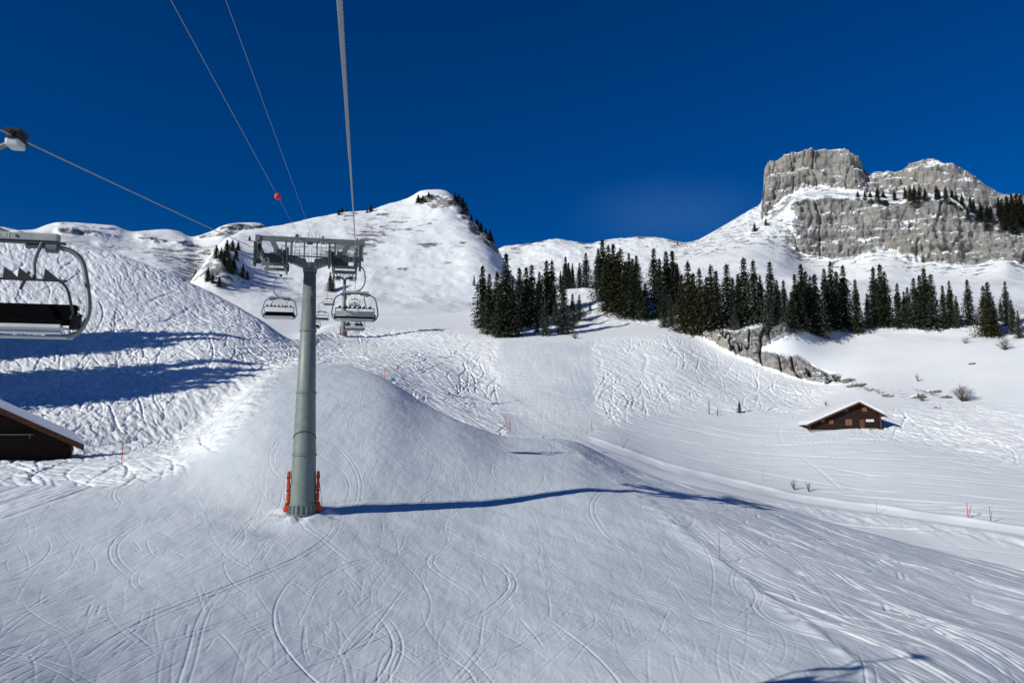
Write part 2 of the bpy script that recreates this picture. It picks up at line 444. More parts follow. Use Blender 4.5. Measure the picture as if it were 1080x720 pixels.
class Raster:
    def __init__(s, x0, x1, y0, y1, cell):
        s.x0, s.y0, s.c = x0, y0, cell
        s.nx = int((x1 - x0) / cell); s.ny = int((y1 - y0) / cell)
        s.imp = np.zeros((s.ny, s.nx), np.float32)
    def add(s, xs, ys, w):
        fx = (xs - s.x0) / s.c; fy = (ys - s.y0) / s.c
        ix = np.floor(fx).astype(int); iy = np.floor(fy).astype(int)
        ok = (ix >= 0) & (iy >= 0) & (ix < s.nx - 1) & (iy < s.ny - 1)
        ix, iy, fx, fy, w = ix[ok], iy[ok], (fx - ix - 0)[ok] if False else (fx[ok] - ix[ok]), fy[ok] - iy[ok], w[ok]
        np.add.at(s.imp, (iy, ix), w * (1 - fx) * (1 - fy)); np.add.at(s.imp, (iy, ix + 1), w * fx * (1 - fy))
        np.add.at(s.imp, (iy + 1, ix), w * (1 - fx) * fy); np.add.at(s.imp, (iy + 1, ix + 1), w * fx * fy)
    def finish(s, w1, w2, k):
        # normalise so that a straight line of weight 1 per metre makes a groove one unit deep
        s1 = w1 / s.c; s2 = w2 / s.c
        g = -conv_dog(s.imp, s1, s2, k)
        s.h = g * (s1 * math.sqrt(2 * math.pi)) / s.c
        return s
    def sample(s, X, Y):
        fx = np.clip((X - s.x0) / s.c, 0, s.nx - 1.001); fy = np.clip((Y - s.y0) / s.c, 0, s.ny - 1.001)
        ix = fx.astype(int); iy = fy.astype(int); fx = fx - ix; fy = fy - iy; h = s.h
        return (h[iy, ix] * (1 - fx) + h[iy, ix + 1] * fx) * (1 - fy) + (h[iy + 1, ix] * (1 - fx) + h[iy + 1, ix + 1] * fx) * fy

def tracks(ras, n, box, heading, spread, amp, wl, length, weight, pair=0.0, seed=1, clump=0.0, rs_pow=1.0):
    r = np.random.RandomState(seed)
    ds = ras.c * 0.6
    for i in range(n):
        L = r.uniform(*length); m = int(L / ds)
        if m < 4: continue
        x = r.uniform(box[0], box[1]); y = r.uniform(box[2], box[3])
        s = np.arange(m) * ds
        hd = (heading(x, y) if callable(heading) else heading) + r.normal(0, spread)
        a = r.uniform(*amp); w = r.uniform(*wl)
        th = hd + a * np.sin(2 * math.pi * s / w + r.uniform(0, 6.28)) + 0.15 * np.sin(2 * math.pi * s / (w * 3.1) + r.uniform(0, 6.28))
        xs = x + np.cumsum(np.cos(th)) * ds; ys = y + np.cumsum(np.sin(th)) * ds
        wt = weight * r.uniform(0.2, 1.0) ** rs_pow
        fade = np.minimum(1, np.minimum(s, L - s) / (0.18 * L)) * (0.55 + 0.45 * np.sin(s / w * 7 + r.uniform(0, 6)))
        ras.add(xs, ys, wt * ds * fade)
        if r.rand() < pair:
            off = r.uniform(0.25, 0.45)
            ras.add(xs - np.sin(th) * off, ys + np.cos(th) * off, wt * ds * fade * 0.8)

DEG = math.pi / 180
PFX = (-48, 64, 24, 134)
gro = Raster(*PFX, 0.036)
tracks(gro, 620, (-50, 40, 28, 135), lambda x, y: (-95 - 0.3 * x) * DEG, 0.40, (0.2, 0.75), (20, 60), (5, 24), 0.055, 0.35, 3, rs_pow=2.4)
tracks(gro, 4200, (-50, 40, 24, 135), lambda x, y: (-93 - 0.25 * x) * DEG, 0.45, (0.05, 0.5), (15, 60), (2, 12), 0.019, 0.3, 4)
tracks(gro, 260, (-46, 40, 30, 130), lambda x, y: (-95 - 0.3 * x) * DEG, 0.3, (0.25, 0.6), (30, 70), (18, 45), 0.075, 0.75, 30, rs_pow=1.6)
tracks(gro, 9000, (-46, 45, 24, 130), lambda x, y: (-95 - 0.25 * x) * DEG, 0.55, (0.02, 0.3), (10, 60), (0.6, 5), 0.030, 0.15, 31)
gro.finish(0.030, 0.085, 0.6)
sho = Raster(-5, 75, 20, 124, 0.05)
tracks(sho, 330, (0, 75, 26, 118), lambda x, y: (-80 + 0.12 * (y - 60)) * DEG, 0.10, (0.02, 0.22), (18, 50), (14, 50), 0.16, 0.6, 5, rs_pow=1.5)
tracks(sho, 500, (0, 75, 22, 110), lambda x, y: (-78) * DEG, 0.30, (0.05, 0.4), (6, 20), (2, 9), 0.10, 0.2, 6)
tracks(sho, 1500, (-2, 75, 22, 110), lambda x, y: (-78) * DEG, 0.45, (0.05, 0.4), (6, 20), (0.5, 4), 0.10, 0.2, 32)
sho.finish(0.075, 0.2, 0.6)
mess = Raster(-240, 215, 66, 310, 0.11)
tracks(mess, 500, (-90, -30, 66, 110), lambda x, y: (-15) * DEG, 0.4, (0.1, 0.6), (16, 60), (6, 40), 0.30, 0, 58)
tracks(mess, 3600, (-235, -50, 85, 300), lambda x, y: (-50) * DEG, 0.42, (0.1, 0.6), (16, 60), (6, 60), 0.34, 0, 8, rs_pow=1.6)
tracks(mess, 1900, (-80, 60, 140, 290), lambda x, y: (-85 + 0.25 * x) * DEG, 0.6, (0.05, 0.5), (16, 55), (6, 55), 0.34, 0, 9, rs_pow=1.5)
tracks(mess, 1300, (20, 90, 150, 270), lambda x, y: (-75) * DEG, 0.5, (0.05, 0.4), (18, 60), (8, 60), 0.32, 0, 10, rs_pow=1.5)
tracks(mess, 900, (90, 200, 90, 190), lambda x, y: (-60) * DEG, 0.6, (0.2, 0.9), (9, 24), (8, 35), 0.36, 0, 12, rs_pow=1.5)
tracks(mess, 6000, (-235, 200, 85, 300), lambda x, y: (-65) * DEG, 0.8, (0.0, 0.6), (6, 20), (1, 6), 0.22, 0, 38)
mess.finish(0.12, 0.34, 0.6)
mog = Raster(-240, 215, 78, 310, 0.22)
tracks(mog, 420, (-235, -50, 85, 300), lambda x, y: (-48) * DEG, 0.3, (0.15, 0.6), (18, 44), (15, 70), 0.38, 0, 39, rs_pow=1.4)
tracks(mog, 260, (-80, 100, 140, 290), lambda x, y: (-80) * DEG, 0.4, (0.15, 0.6), (16, 40), (12, 45), 0.26, 0, 40, rs_pow=1.4)
mog.finish(0.36, 0.9, 0.6)
trav = Raster(-120, 240, 80, 260, 0.13)
tracks(trav, 420, (-10, 175, 98, 215), lambda x, y: (-28) * DEG, 0.15, (0.02, 0.16), (30, 80), (20, 110), 0.30, 0.4, 13, rs_pow=1.6)
tracks(trav, 500, (0, 175, 98, 215), lambda x, y: (-32) * DEG, 0.25, (0.02, 0.2), (20, 60), (3, 20), 0.20, 0.2, 53)
tracks(trav, 200, (-100, -40, 82, 150), lambda x, y: (-25) * DEG, 0.4, (0.1, 0.5), (15, 40), (12, 40), 0.24, 0.3, 14)
tracks(trav, 60, (20, 190, 100, 245), lambda x, y: (-60) * DEG, 0.4, (0.05, 0.2), (30, 60), (15, 60), 0.10, 0.3, 15)
trav.finish(0.16, 0.42, 0.55)

# region masks on the slope
m_sho = poly_mask([(590,462),(640,478),(700,502),(780,520),(900,556),(1080,600),(1180,620),(1180,760),(985,760),(930,716),(840,650),(760,590),(690,530),(640,495)], 0, 3.2, 16)
m_sho = np.maximum(m_sho, sstep(20, 26, GX) * (GU > 1150))
m_fore = ((GKK >= -1.2) & (GKK <= 4)).astype(float)
m_leftflat = poly_mask([(-80,476),(120,476),(200,466),(235,446),(262,425),(235,470),(180,500),(90,522),(0,546),(-80,560)], 1.6, 4.2, 10)
m_left0 = None
m_gro = m_fore * (1 - m_sho) * (1 - 0.8 * m_leftflat)
m_strip = poly_mask([(527,361),(560,360),(590,361),(623,360),(624,380),(629,400),(625,425),(630,452),(600,470),(540,470),(530,445),(525,420),(529,400),(523,385)], 4.3, 8, 3)
m_strip = np.clip(m_strip * 1.0 - 0.9 * m_strip * (1 - m_strip) * (vnoise2(GX / 1.2, GY / 3, 77) * 2 - 1) * 2, 0, 1)
m_left = poly_mask([(-90,245),(0,245),(70,250),(130,262),(175,284),(235,312),(285,342),(318,364),(303,388),(282,414),(262,442),(228,468),(150,480),(60,482),(-90,482)], 2.55, 9, 9)
m_mid = poly_mask([(285,386),(310,362),(340,344),(420,341),(525,357),(530,400),(533,440),(545,462),(480,462),(400,420)], 3.2, 8.6, 6)
m_rmid = poly_mask([(622,362),(700,352),(740,366),(800,394),(880,412),(850,436),(800,436),(700,436),(632,452)], 4.3, 8.2, 8)
m_rtrav = poly_mask([(625,452),(700,432),(860,448),(1000,470),(1180,500),(1180,650),(900,570),(700,500)], 4, 7.2, 8)
m_rfar = poly_mask([(905,455),(940,432),(1000,424),(1180,435),(1180,520),(1060,490),(980,468)], 5.5, 8.2, 10)
m_road = poly_mask([(560,463),(622,458),(700,484),(850,520),(1080,553),(1180,566),(1180,585),(1080,570),(850,537),(700,502),(610,468)], 4, 6.4, 5)

H = np.zeros_like(GX)
H += gro.sample(GX, GY) * m_gro
H += sho.sample(GX, GY) * m_sho * (0.55 + 0.9 * np.clip(fbm2(GX / 9, GY / 9, 3, 5) + 0.4, 0, 1))
mm = np.clip(m_left + m_mid * 1.1 + m_rmid * 1.05 + m_rfar * 1.1, 0, 1.1) * (1 - m_strip)
clumpy = 0.25 + 1.0 * sstep(-0.25, 0.3, fbm2(GX / 20, GY / 20, 3, 2))
H += 1.25 * mess.sample(GX, GY) * mm * clumpy + mog.sample(GX, GY) * mm * (1.3 - clumpy)
H += 0.8 * mess.sample(GX, GY) * m_leftflat + 0.12 * fbm2(GX / 1.2, GY / 2.5, 3, 26) * m_leftflat
H += trav.sample(GX, GY) * np.clip(m_rtrav * (1 - m_road) + m_leftflat * 0.8 + 0.4 * m_rmid + 0.5 * m_fore * m_leftflat, 0, 1)
# broad relief
near = sstep(6, 25, np.hypot(GX, GY))
H += (0.22 * fbm2(GX / 9, GY / 14, 3, 21) + 0.014 * fbm2(GX / 0.35, GY / 1.6, 3, 22) + 0.05 * fbm2(GX / 1.6 + GY / 6, GY / 3.0, 3, 24)) * m_fore * near
H += 0.22 * fbm2(GX / 2.6, GY / 4.5, 4, 23) * m_sho * 0.55
H += (0.8 * fbm2(GX / 28, GY / 28, 4, 31) + 0.16 * fbm2(GX / 4.5, GY / 4.5, 3, 33)) * np.clip(m_left + 0.5 * m_mid, 0, 1)
H += (0.24 * fbm2((GX * .77 + GY * .64) / 0.8, (GX * .64 - GY * .77) / 2.6, 3, 35)) * np.clip(m_left + 0.9 * m_mid + .8 * m_rmid + m_rfar, 0, 1) * (1 - m_strip)
H += 0.5 * fbm2(GX / 20, GY / 20, 4, 41) * np.clip(m_rmid + m_rtrav * .5 + m_rfar, 0, 1) * (1 - m_strip)
H += (0.10 * fbm2(GX / 4, GY / 7, 4, 43) + 0.03 * fbm2(GX / 0.5, GY / 6, 3, 44) + 0.5 * trav.sample(GX * 0.8 + 20, GY) + 0.22 * mess.sample(GX, GY)) * m_strip
knoll = sstep(7.7, 8.2, GKK) * (1 - sstep(9.5, 10, GKK)) * (GU > 505)
H += 2.2 * fbm2(GX / 14, GY / 14, 4, 51) * knoll
# the snow bank along the track to the hut
rc = np.interp(GU, [560, 622, 700, 850, 1080, 1180], [463, 461, 489, 525, 558, 571])
bank = np.exp(-((GV - (rc - 1.0)) / 1.25) ** 2) * (GKK > 4.2) * (GKK < 6.4) * sstep(570, 625, GU)
dip = np.exp(-((GV - (rc + 4.5)) / 2.6) ** 2) * (GKK > 4.05) * (GKK < 6.2) * sstep(590, 650, GU)
H += (0.24 * bank - 0.22 * dip) * (0.5 + vnoise2(GX / 3, GY / 3, 48))
H += 0.25 * fbm2(GX / 1.2, GY / 3, 3, 47) * np.exp(-((GV - (rc + 14)) / 6) ** 2) * (GKK > 3.9) * (GKK < 6.2) * sstep(800, 850, GU)
# edge of the groomed piste: a low ploughed ridge
ez = np.interp(GV, [470, 495, 530, 590, 650, 716, 760], [600, 640, 690, 762, 842, 930, 990])
ridge = np.exp(-((GU - ez + 6) / 9.0) ** 2) * (GKK > -0.5) * (GKK < 2.9) * (GV < 780)
H += 0.10 * ridge * (0.3 + 1.2 * vnoise2(GX * 1.3, GY * 1.3, 3))
# snow heaped and scoured round the lift mast
MB = px(319, 541, 56.6)
rm = np.hypot(GX - MB.x, GY - MB.y)
H += 0.30 * np.exp(-((rm - 1.6) / 0.7) ** 2) * vnoise2(GX * 1.5, GY * 1.5, 9) * 1.4 - 0.16 * np.exp(-((rm - 4.2) / 1.6) ** 2) * sstep(MB.x + 4, MB.x - 1, GX)
GZ = GZ + H

# rock bands showing on the knoll
rock = np.zeros_like(GX)
rb1 = poly_mask([(740,347),(752,346),(775,349),(800,346),(822,338),(834,341),(830,350),(812,358),(802,368),(797,380),(782,376),(762,366),(745,356)], 7, 9.6, 3)
rb2 = poly_mask([(797,370),(815,373),(840,376),(862,390),(886,397),(888,403),(870,405),(840,398),(812,388),(795,380)], 7, 9.2, 3)
rb3 = poly_mask([(905,404),(925,410),(945,416),(942,420),(918,415),(903,409)], 6, 9, 2.5)
rb4 = poly_mask([(962,408),(985,412),(1000,418),(996,422),(975,416),(960,411)], 6, 9, 2.5)
rb = np.clip(rb1 + rb2, 0, 1)
rock = np.clip(rb * 1.1 + 0.62 * (rb3 + rb4), 0, 1)
rn = fbm3(GX / 5, GY / 5, GZ / 3, 5, 3)
crack = np.abs(fbm3(GX / 4.0, GY / 12.0, GZ / 14, 3, 8))
push = rb * (1.6 + 2.6 * rn + 1.6 * fbm3(GX / 1.4, GY / 1.4, GZ / 2.4, 4, 19) - 3.6 * np.exp(-(crack / 0.06) ** 2))
hn = np.hypot(GX, GY)
GX2 = GX - GX / hn * push; GY2 = GY - GY / hn * push
GZ = GZ + rb * 1.2 * fbm3(GX / 4, GY / 4, GZ / 2, 3, 18)
scrub = np.clip(poly_mask([(740,345),(900,398),(960,412),(1010,424),(1000,430),(900,412),(800,392)], 6.5, 9.5, 6) * 0.5
                + poly_mask([(505,355),(640,340),(740,350),(860,345),(1090,352),(1090,320),(505,320)], 7.8, 9.8, 6) * 0.6, 0, 1)
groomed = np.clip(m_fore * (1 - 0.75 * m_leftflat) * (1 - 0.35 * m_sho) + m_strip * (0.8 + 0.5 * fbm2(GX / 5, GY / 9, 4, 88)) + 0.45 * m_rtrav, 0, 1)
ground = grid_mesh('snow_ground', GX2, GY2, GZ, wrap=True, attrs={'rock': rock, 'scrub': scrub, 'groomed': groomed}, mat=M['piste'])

def on_ground(u, v, k0=0.0, k1=9.9):
    """the point of the sheet nearest to photo position (u, v), between two of its contour rows"""
    rows = np.where((GK - KOFF >= k0) & (GK - KOFF <= k1))[0]
    sub = (np.abs(GU[rows] - u) * 1.0 + np.abs(GV[rows] - v) * 2.0)
    i = np.unravel_index(np.argmin(sub), sub.shape)
    r = rows[i[0]]
    return Vector((GX2[r, i[1]], GY2[r, i[1]], GZ[r, i[1]]))

_gphi = None
def ground_z(x, y):
    """height of the sheet at plan position (x, y)"""
    ph = math.atan2(x, y); d = math.hypot(x, y)
    col = PH[3]
    a = np.angle(np.exp(1j * (np.arctan2(GX[60], GY[60]) - ph)))
    j = int(np.argmin(np.abs(a)))
    dd = np.hypot(GX[:, j], GY[:, j])
    return float(np.interp(d, dd, GZ[:, j]))

# ------------------------------------------------------------------ mountains
def mountain(name, curves, nr, u0, u1, step, mat, relief, k_rock, attrs_fn, smooth=True, linear=None):
    us_ = np.arange(u0, u1 + step * .5, step)
    P, D, Zk = [], [], []
    for pts in curves:
        kk = len(P)
        a, b, c = curve_cols(pts, us_, smooth, 4 if smooth else (16, 16, 2.5)[kk] if kk < 3 else 0, 8 if smooth else (24, 24, 6, 3)[kk] if kk < 4 else 0)
        P.append(a); D.append(b); Zk.append(c)
    P, D, Zk = map(np.array, (P, D, Zk))
    X, Y, Z, K = loft_rows(P, D, Zk, nr, linear)
    U = np.repeat(us_[None, :], X.shape[0], 0); KK = np.repeat(K[:, None], X.shape[1], 1)
    dep = Y * CP + Z * SP
    V = 360 - F * (-Y * SP + Z * CP) / dep
    X, Y, Z, at = relief(X, Y, Z, U, V, KK)
    o = grid_mesh(name, X, Y, Z, attrs=at, mat=mat)
    return o, (X, Y, Z, U, V, KK)

# B: the pointed snow peak
B = [
    [(150,360,300),(200,352,300),(300,352,320),(340,350,325),(500,346,330),(560,345,330),(640,352,330)],
    [(150,345,380),(200,330,390),(240,322,400),(300,318,410),(340,318,420),(400,318,420),(500,320,420),(560,330,420),(640,352,420)],
    [(150,335,450),(190,310,450),(215,288,450),(235,272,455),(260,280,470),(300,285,480),(350,282,490),(400,280,490),(450,280,490),(500,285,480),(540,302,470),(640,350,470)],
    [(150,335,520),(190,312,520),(208,286,500),(225,266,500),(245,254,520),(300,249,550),(350,246,560),(400,243,560),(450,238,560),(490,246,550),(515,262,540),(545,300,530),(640,350,520)],
    [(150,335,560),(190,314,560),(210,290,550),(230,262,560),(243,251,580),(285,243,610),(330,233,630),(362,228,640),(390,224,645),(410,217,648),(430,211,648),(436,208,648),(446,203,648),(462,202,648),(474,206,648),(482,212,645),(487,222,640),(500,238,625),(514,252,610),(523,262,600),(535,285,590),(560,318,580),(640,352,560)],
    [(150,345,700),(300,290,760),(450,250,800),(560,330,700),(640,352,680)],
    [(150,380,900),(640,380,900)],
]
def reliefB(X, Y, Z, U, V, K):
    vis = sstep(0.2, 1.2, K) * (1 - sstep(3.9, 4.0, K) * 0.6)
    n = fbm2(X / 60, Y / 60, 5, 61)
    Z = Z + 5.0 * n * vis * (1 - sstep(3.4, 4.0, K)) + 1.2 * fbm2(X / 14, Y / 14, 4, 66) * vis
    # summit rocks, and the shaded right flank painted in dark rock colour
    rock = np.zeros_like(X)
    def blob(u, v, ru, rv, a):
        return a * np.exp(-((U - u) / ru) ** 2 - ((V - v) / rv) ** 2)
    top = blob(452, 209, 16, 5, 1.0) + blob(463, 215, 10, 5, .8) + blob(478, 213, 9, 7, .8) + blob(488, 228, 5, 9, .7)
    for q in np.linspace(0, 1, 8):
        top = top + blob(495 + 30 * q, 238 + 28 * q, 5, 6, .62)
    rock = np.clip(top, 0, 1)
    gully_shade = blob(222, 290, 14, 18, .75) + blob(240, 283, 14, 10, .45)  # dark rock colour painted in for the shade of the left gully
    rock = np.clip(rock + gully_shade, 0, 1)
    hn = np.hypot(X, Y)
    push = rock * 10 * fbm3(X / 12, Y / 12, Z / 9, 4, 71)
    X = X - X / hn * push; Y = Y - Y / hn * push
    scrub = (blob(372, 262, 22, 9, .9) + blob(392, 252, 18, 7, .8) + blob(355, 268, 20, 8, .8) + blob(440, 232, 26, 8, .45)
             + blob(400, 240, 24, 7, .6) + blob(450, 258, 14, 6, .6) + blob(482, 262, 20, 6, .5) + blob(420, 285, 14, 5, .6)
             + blob(372, 228, 22, 6, .6) + blob(480, 277, 14, 5, .5) + blob(235, 290, 26, 18, .9) + blob(270, 300, 20, 12, .5)
             + blob(408, 226, 20, 6, .4) + 0.12)
    return X, Y, Z, {'rock': rock, 'scrub': np.clip(scrub, 0, 1)}
peak, peakG = mountain('hill', B, [24, 60, 60, 60, 20, 8], 150, 640, 1.0, M['mountain'], reliefB, None, None)

# C: the banded ridge far behind on the left
Cc = [
    [(-500,330,900),(0,310,900),(180,312,900),(420,330,900)],
    [(-500,300,1150),(0,272,1150),(100,285,1150),(180,290,1100),(205,300,1080),(260,280,1150),(420,300,1150)],
    [(-500,280,1300),(0,256,1300),(60,252,1300),(120,258,1300),(160,262,1290),(190,275,1240),(210,285,1200),(240,262,1280),(420,280,1300)],
    [(-500,262,1420),(-60,238,1420),(-10,236,1420),(0,240,1420),(10,243,1420),(35,244,1420),(50,239,1420),(68,236,1420),(100,238,1420),(122,240,1420),(136,246,1420),(160,244,1420),(176,243,1420),(190,246,1420),(204,253,1420),(218,248,1420),(236,240,1420),(246,237,1420),(262,236,1420),(276,236,1420),(280,241,1420),(290,247,1420),(330,256,1420),(420,280,1420)],
    [(-500,290,1700),(420,300,1700)],
    [(-500,400,2200),(420,400,2200)],
]
def reliefC(X, Y, Z, U, V, K):
    vis = sstep(0.3, 1, K)
    Z = Z + (9 * fbm2(X / 130, Y / 130, 5, 81)) * vis * (1 - sstep(2.4, 3.0, K)) + 2.0 * fbm2(X / 30, Y / 30, 4, 82) * vis
    # horizontal cliff bands
    def band(ua, ub, vf, th, a=1.0):
        c = np.interp(U, *vf)
        w = sstep(ua - 6, ua + 6, U) * (1 - sstep(ub - 6, ub + 6, U))
        return a * w * np.exp(-((V - c) / (th * 1.45)) ** 2)
    nz = fbm3(X / 60, Y / 60, Z / 20, 4, 85)
    rock = band(60, 125, ([60, 90, 125], [246, 248, 251]), 2.6) + band(145, 198, ([145, 170, 198], [252, 253, 256]), 2.4)
    rock = rock + band(-40, 20, ([-40, 10, 20], [240, 243, 246]), 2.0, .9) + band(160, 205, ([160, 205], [259, 262]), 2.0, .8)
    rock = rock + band(205, 282, ([205, 240, 282], [250, 247, 247]), 1.6, .9) + band(232, 279, ([232, 246, 279], [243, 240.5, 240]), 3.2, 1.1)
    rock = rock + band(100, 200, ([100, 200], [257, 272]), 2.2, .5) + band(60, 120, ([60, 120], [238, 242]), 1.2, .5)
    rock = np.clip(rock * (0.75 + 0.9 * nz), 0, 1)
    hn = np.hypot(X, Y)
    push = rock * 16 * (1 + fbm3(X / 20, Y / 20, Z / 20, 4, 87))
    X = X - X / hn * push; Y = Y - Y / hn * push
    scrub = 0.15 + 0.35 * np.exp(-((U - 205) / 30) ** 2) * sstep(252, 262, V) + 0.3 * sstep(250, 262, V)  # the term around the gully paints its shade; the rest is scrub
    return X, Y, Z, {'rock': rock, 'scrub': np.clip(scrub, 0, 1)}
ridgeL, ridgeLG = mountain('mountain', Cc, [10, 50, 60, 60, 6, 4], -500, 420, 1.0, M['far'], reliefC, None, None)

# D: the low rocky snow crest in the middle
Dd = [
    [(430,340,600),(640,338,600),(900,338,600)],
    [(430,318,800),(640,300,800),(760,296,780),(900,300,780)],
    [(430,300,950),(530,280,950),(600,272,950),(700,272,950),(760,268,900),(900,262,860)],
    [(430,290,1060),(500,272,1060),(525,264,1060),(545,260,1060),(565,257,1060),(583,253,1060),(600,256,1060),(622,258,1060),(640,254,1060),(662,252,1060),(690,253,1060),(706,254,1060),(722,258,1060),(738,254,1060),(760,249,1060),(785,246,1060),(810,243,1060),(900,236,1060)],
    [(430,320,1300),(900,300,1300)],
    [(430,400,1700),(900,400,1700)],
]
def reliefD(X, Y, Z, U, V, K):
    vis = sstep(0.3, 1, K)
    Z = Z + 7 * fbm2(X / 70, Y / 70, 5, 91) * vis * (1 - sstep(2.5, 3.0, K)) + 3.2 * fbm2(X / 22, Y / 22, 4, 92, .6) * vis
    rock = np.clip(0.55 * sstep(2.3, 3, K) * (1 - sstep(3.02, 3.1, K)) * (0.6 + 0.9 * fbm2(X / 30, Y / 30, 4, 95)) * (U < 740), 0, 1)
    scrub = np.clip(0.25 + 0.5 * sstep(2.2, 2.9, K) * (U < 745), 0, 1)
    return X, Y, Z, {'rock': rock, 'scrub': scrub}
crest, crestG = mountain('snow_hill', Dd, [10, 50, 60, 60, 6, 4], 430, 900, 1.0, M['far'], reliefD, None, None)

# E: the cliff mountain on the right
E = [
    [(700,345,420),(900,342,420),(1500,345,420)],
    [(700,300,600),(760,294,600),(850,300,600),(1000,303,600),(1080,306,600),(1500,320,600)],
    [(700,275,740),(740,268,740),(790,256,750),(815,250,760),(828,256,770),(838,264,775),(846,269,778),(862,273,780),(880,275,780),(900,273,780),(922,268,780),(940,270,780),(960,277,780),(985,279,780),(1008,281,780),(1030,280,780),(1050,274,780),(1062,272,780),(1080,281,780),(1500,300,780)],
    [(700,272,760),(740,264,760),(790,250,775),(812,236,790),(826,222,800),(838,212,805),(850,208,806),(875,208,806),(905,208,806),(930,210,806),(950,213,806),(975,210,806),(1003,210,806),(1014,218,806),(1022,228,806),(1040,238,806),(1060,242,806),(1080,246,806),(1110,240,806),(1500,270,806)],
    [(700,268,800),(740,260,800),(790,244,815),(806,232,840),(815,220,845),(830,208,850),(850,201,850),(870,199,850),(905,203,850),(950,208,850),(1000,206,850),(1030,218,850),(1050,232,850),(1080,234,850),(1500,265,850)],
    [(700,266,810),(740,257,812),(790,239,840),(800,236,862),(803,222,870),(805,200,874),(806,182,876),(810,173,876),(822,167,876),(840,162,876),(862,157,876),(890,157,876),(900,163,878),(906,168,880),(911,177,885),(915,183,890),(922,180,895),(936,179,895),(944,182,895),(950,181,895),(958,174,895),(970,169,895),(986,168,895),(998,173,895),(1008,179,895),(1020,182,895),(1032,188,895),(1044,197,895),(1055,204,895),(1075,206,895),(1100,212,895),(1300,240,895),(1500,262,895)],
    [(700,285,1000),(805,215,960),(900,200,970),(1000,200,980),(1100,230,1000),(1500,280,1000)],
    [(700,400,1500),(1500,400,1500)],
]
def reliefE(X, Y, Z, U, V, K):
    hn = np.hypot(X, Y)
    lat = X / hn * 900  # metres along the face
    cl1 = sstep(2.0, 2.06, K) * (1 - sstep(2.94, 3.02, K)) * sstep(832, 843, U + 4 * fbm2(V / 4, U / 20, 3, 7)) * 1.0
    cl2 = sstep(3.98, 4.1, K) * (1 - sstep(5.0, 5.04, K)) * sstep(798, 806, U)
    # the flank left of the great face: rock breaking through snow
    mixz = sstep(2.0, 2.4, K) * (1 - sstep(3.9, 4.0, K)) * sstep(808, 816, U) * (1 - sstep(836, 846, U)) * 0.42
    cl = np.clip(cl1 + cl2, 0, 1)
    flut = fbm3(lat / 28, Y / 60, Z / 70, 5, 101, .6)            # buttresses and gullies
    strata = fbm3(lat / 90, Y / 90, (Z + lat * 0.05) / 7, 4, 103, .55)   # beds
    fine_ = fbm3((lat + Z * .35) / 7, Y / 40, (Z - lat * .15) / 9, 5, 105, .6)
    crk = np.exp(-(np.abs(fbm3(lat / 24, Y / 60, Z / 90, 3, 107)) / 0.035) ** 2)
    fin2 = 1 - 3 * np.abs(fbm3((lat - Z * .25) / 9, Y / 30, (Z + lat * .2) / 14, 3, 106, .6))
    led = 1 - np.abs(fbm3(lat / 60, Y / 200, (Z + lat * .04) / 9, 3, 108)) * 3.2
    push = cl * (15 * flut + 7 * strata + 6 * fine_ - 2.2 * np.clip(fin2, 0, 1) - 4.0 * crk + 3.2 * np.clip(led, -1, 1))
    push = push + (1 - cl) * sstep(2, 2.3, K) * (1 - sstep(5.0, 5.1, K)) * 4 * fbm3(lat / 18, Y / 18, Z / 12, 4, 109)
    X = X - X / hn * push; Y = Y - Y / hn * push
    Zs = np.array([gsm(q, 26) for q in Z]); ws = np.maximum(1 - sstep(1.55, 1.95, K), (1 - sstep(816, 836, U)) * (1 - sstep(3.4, 3.9, K)))
    Z = Z * (1 - ws) + Zs * ws
    vis = sstep(0.3, 1, K) * (1 - cl)
    Z = Z + vis * (1 - sstep(1.7, 2.0, K)) * 4 * fbm2(X / 50, Y / 50, 5, 111)
    edge = np.exp(-((K - 5) / 0.06) ** 2) + np.exp(-((K - 3) / .1) ** 2) * .6
    Z = Z + edge * 3.0 * fbm2(lat / 9, Y / 30, 4, 113)
    rock = np.clip(cl * (0.92 + 0.25 * fine_) + mixz + 0.28 * sstep(3.0, 3.2, K) * (1 - sstep(3.9, 4, K)), 0, 1)
    # snow patches lying in the face
    def blob(u, v, ru, rv, a):
        return a * np.exp(-((U - u) / ru) ** 2 - ((V - v) / rv) ** 2)
    rock = rock - blob(930, 264, 26, 7, .55) - blob(960, 271, 16, 5, .5) - blob(912, 252, 16, 3.5, .5) - blob(965, 233, 14, 3, .45) - blob(838, 245, 7, 22, .5)
    rock = rock - blob(986, 172, 16, 5, .6) * (K > 4) - blob(928, 183, 12, 4, .6) * (K > 4) - blob(1020, 190, 20, 5, .45) * (K > 4) - blob(885, 158, 10, 2.5, .5) * (K > 4) - blob(1045, 250, 10, 16, .35)
    rock = rock - blob(862, 196, 26, 6, .5) * (K > 3.9)
    scrub = np.clip(0.10 + 0.5 * sstep(1.7, 2.0, K) + 0.5 * blob(838, 262, 12, 16, 1) + 0.4 * sstep(1020, 1040, U) * sstep(1.8, 2.2, K), 0, 1)
    return X, Y, Z, {'rock': np.clip(rock, 0, 1), 'scrub': scrub}
cliff, cliffG = mountain('mountain', E, [14, 60, 50, 150, 24, 140, 12, 4], 700, 1500, 0.75, M['cliff'], reliefE, None, None, smooth=False, linear={2, 4})

def on_grid(G, u, v, kmin, kmax):
    X, Y, Z, U, V, K = G
    rows = np.where((K[:, 0] >= kmin) & (K[:, 0] <= kmax))[0]
    sub = np.abs(U[rows] - u) + 2 * np.abs(V[rows] - v)
    i = np.unravel_index(np.argmin(sub), sub.shape); r = rows[i[0]]
    return Vector((X[r, i[1]], Y[r, i[1]], Z[r, i[1]]))

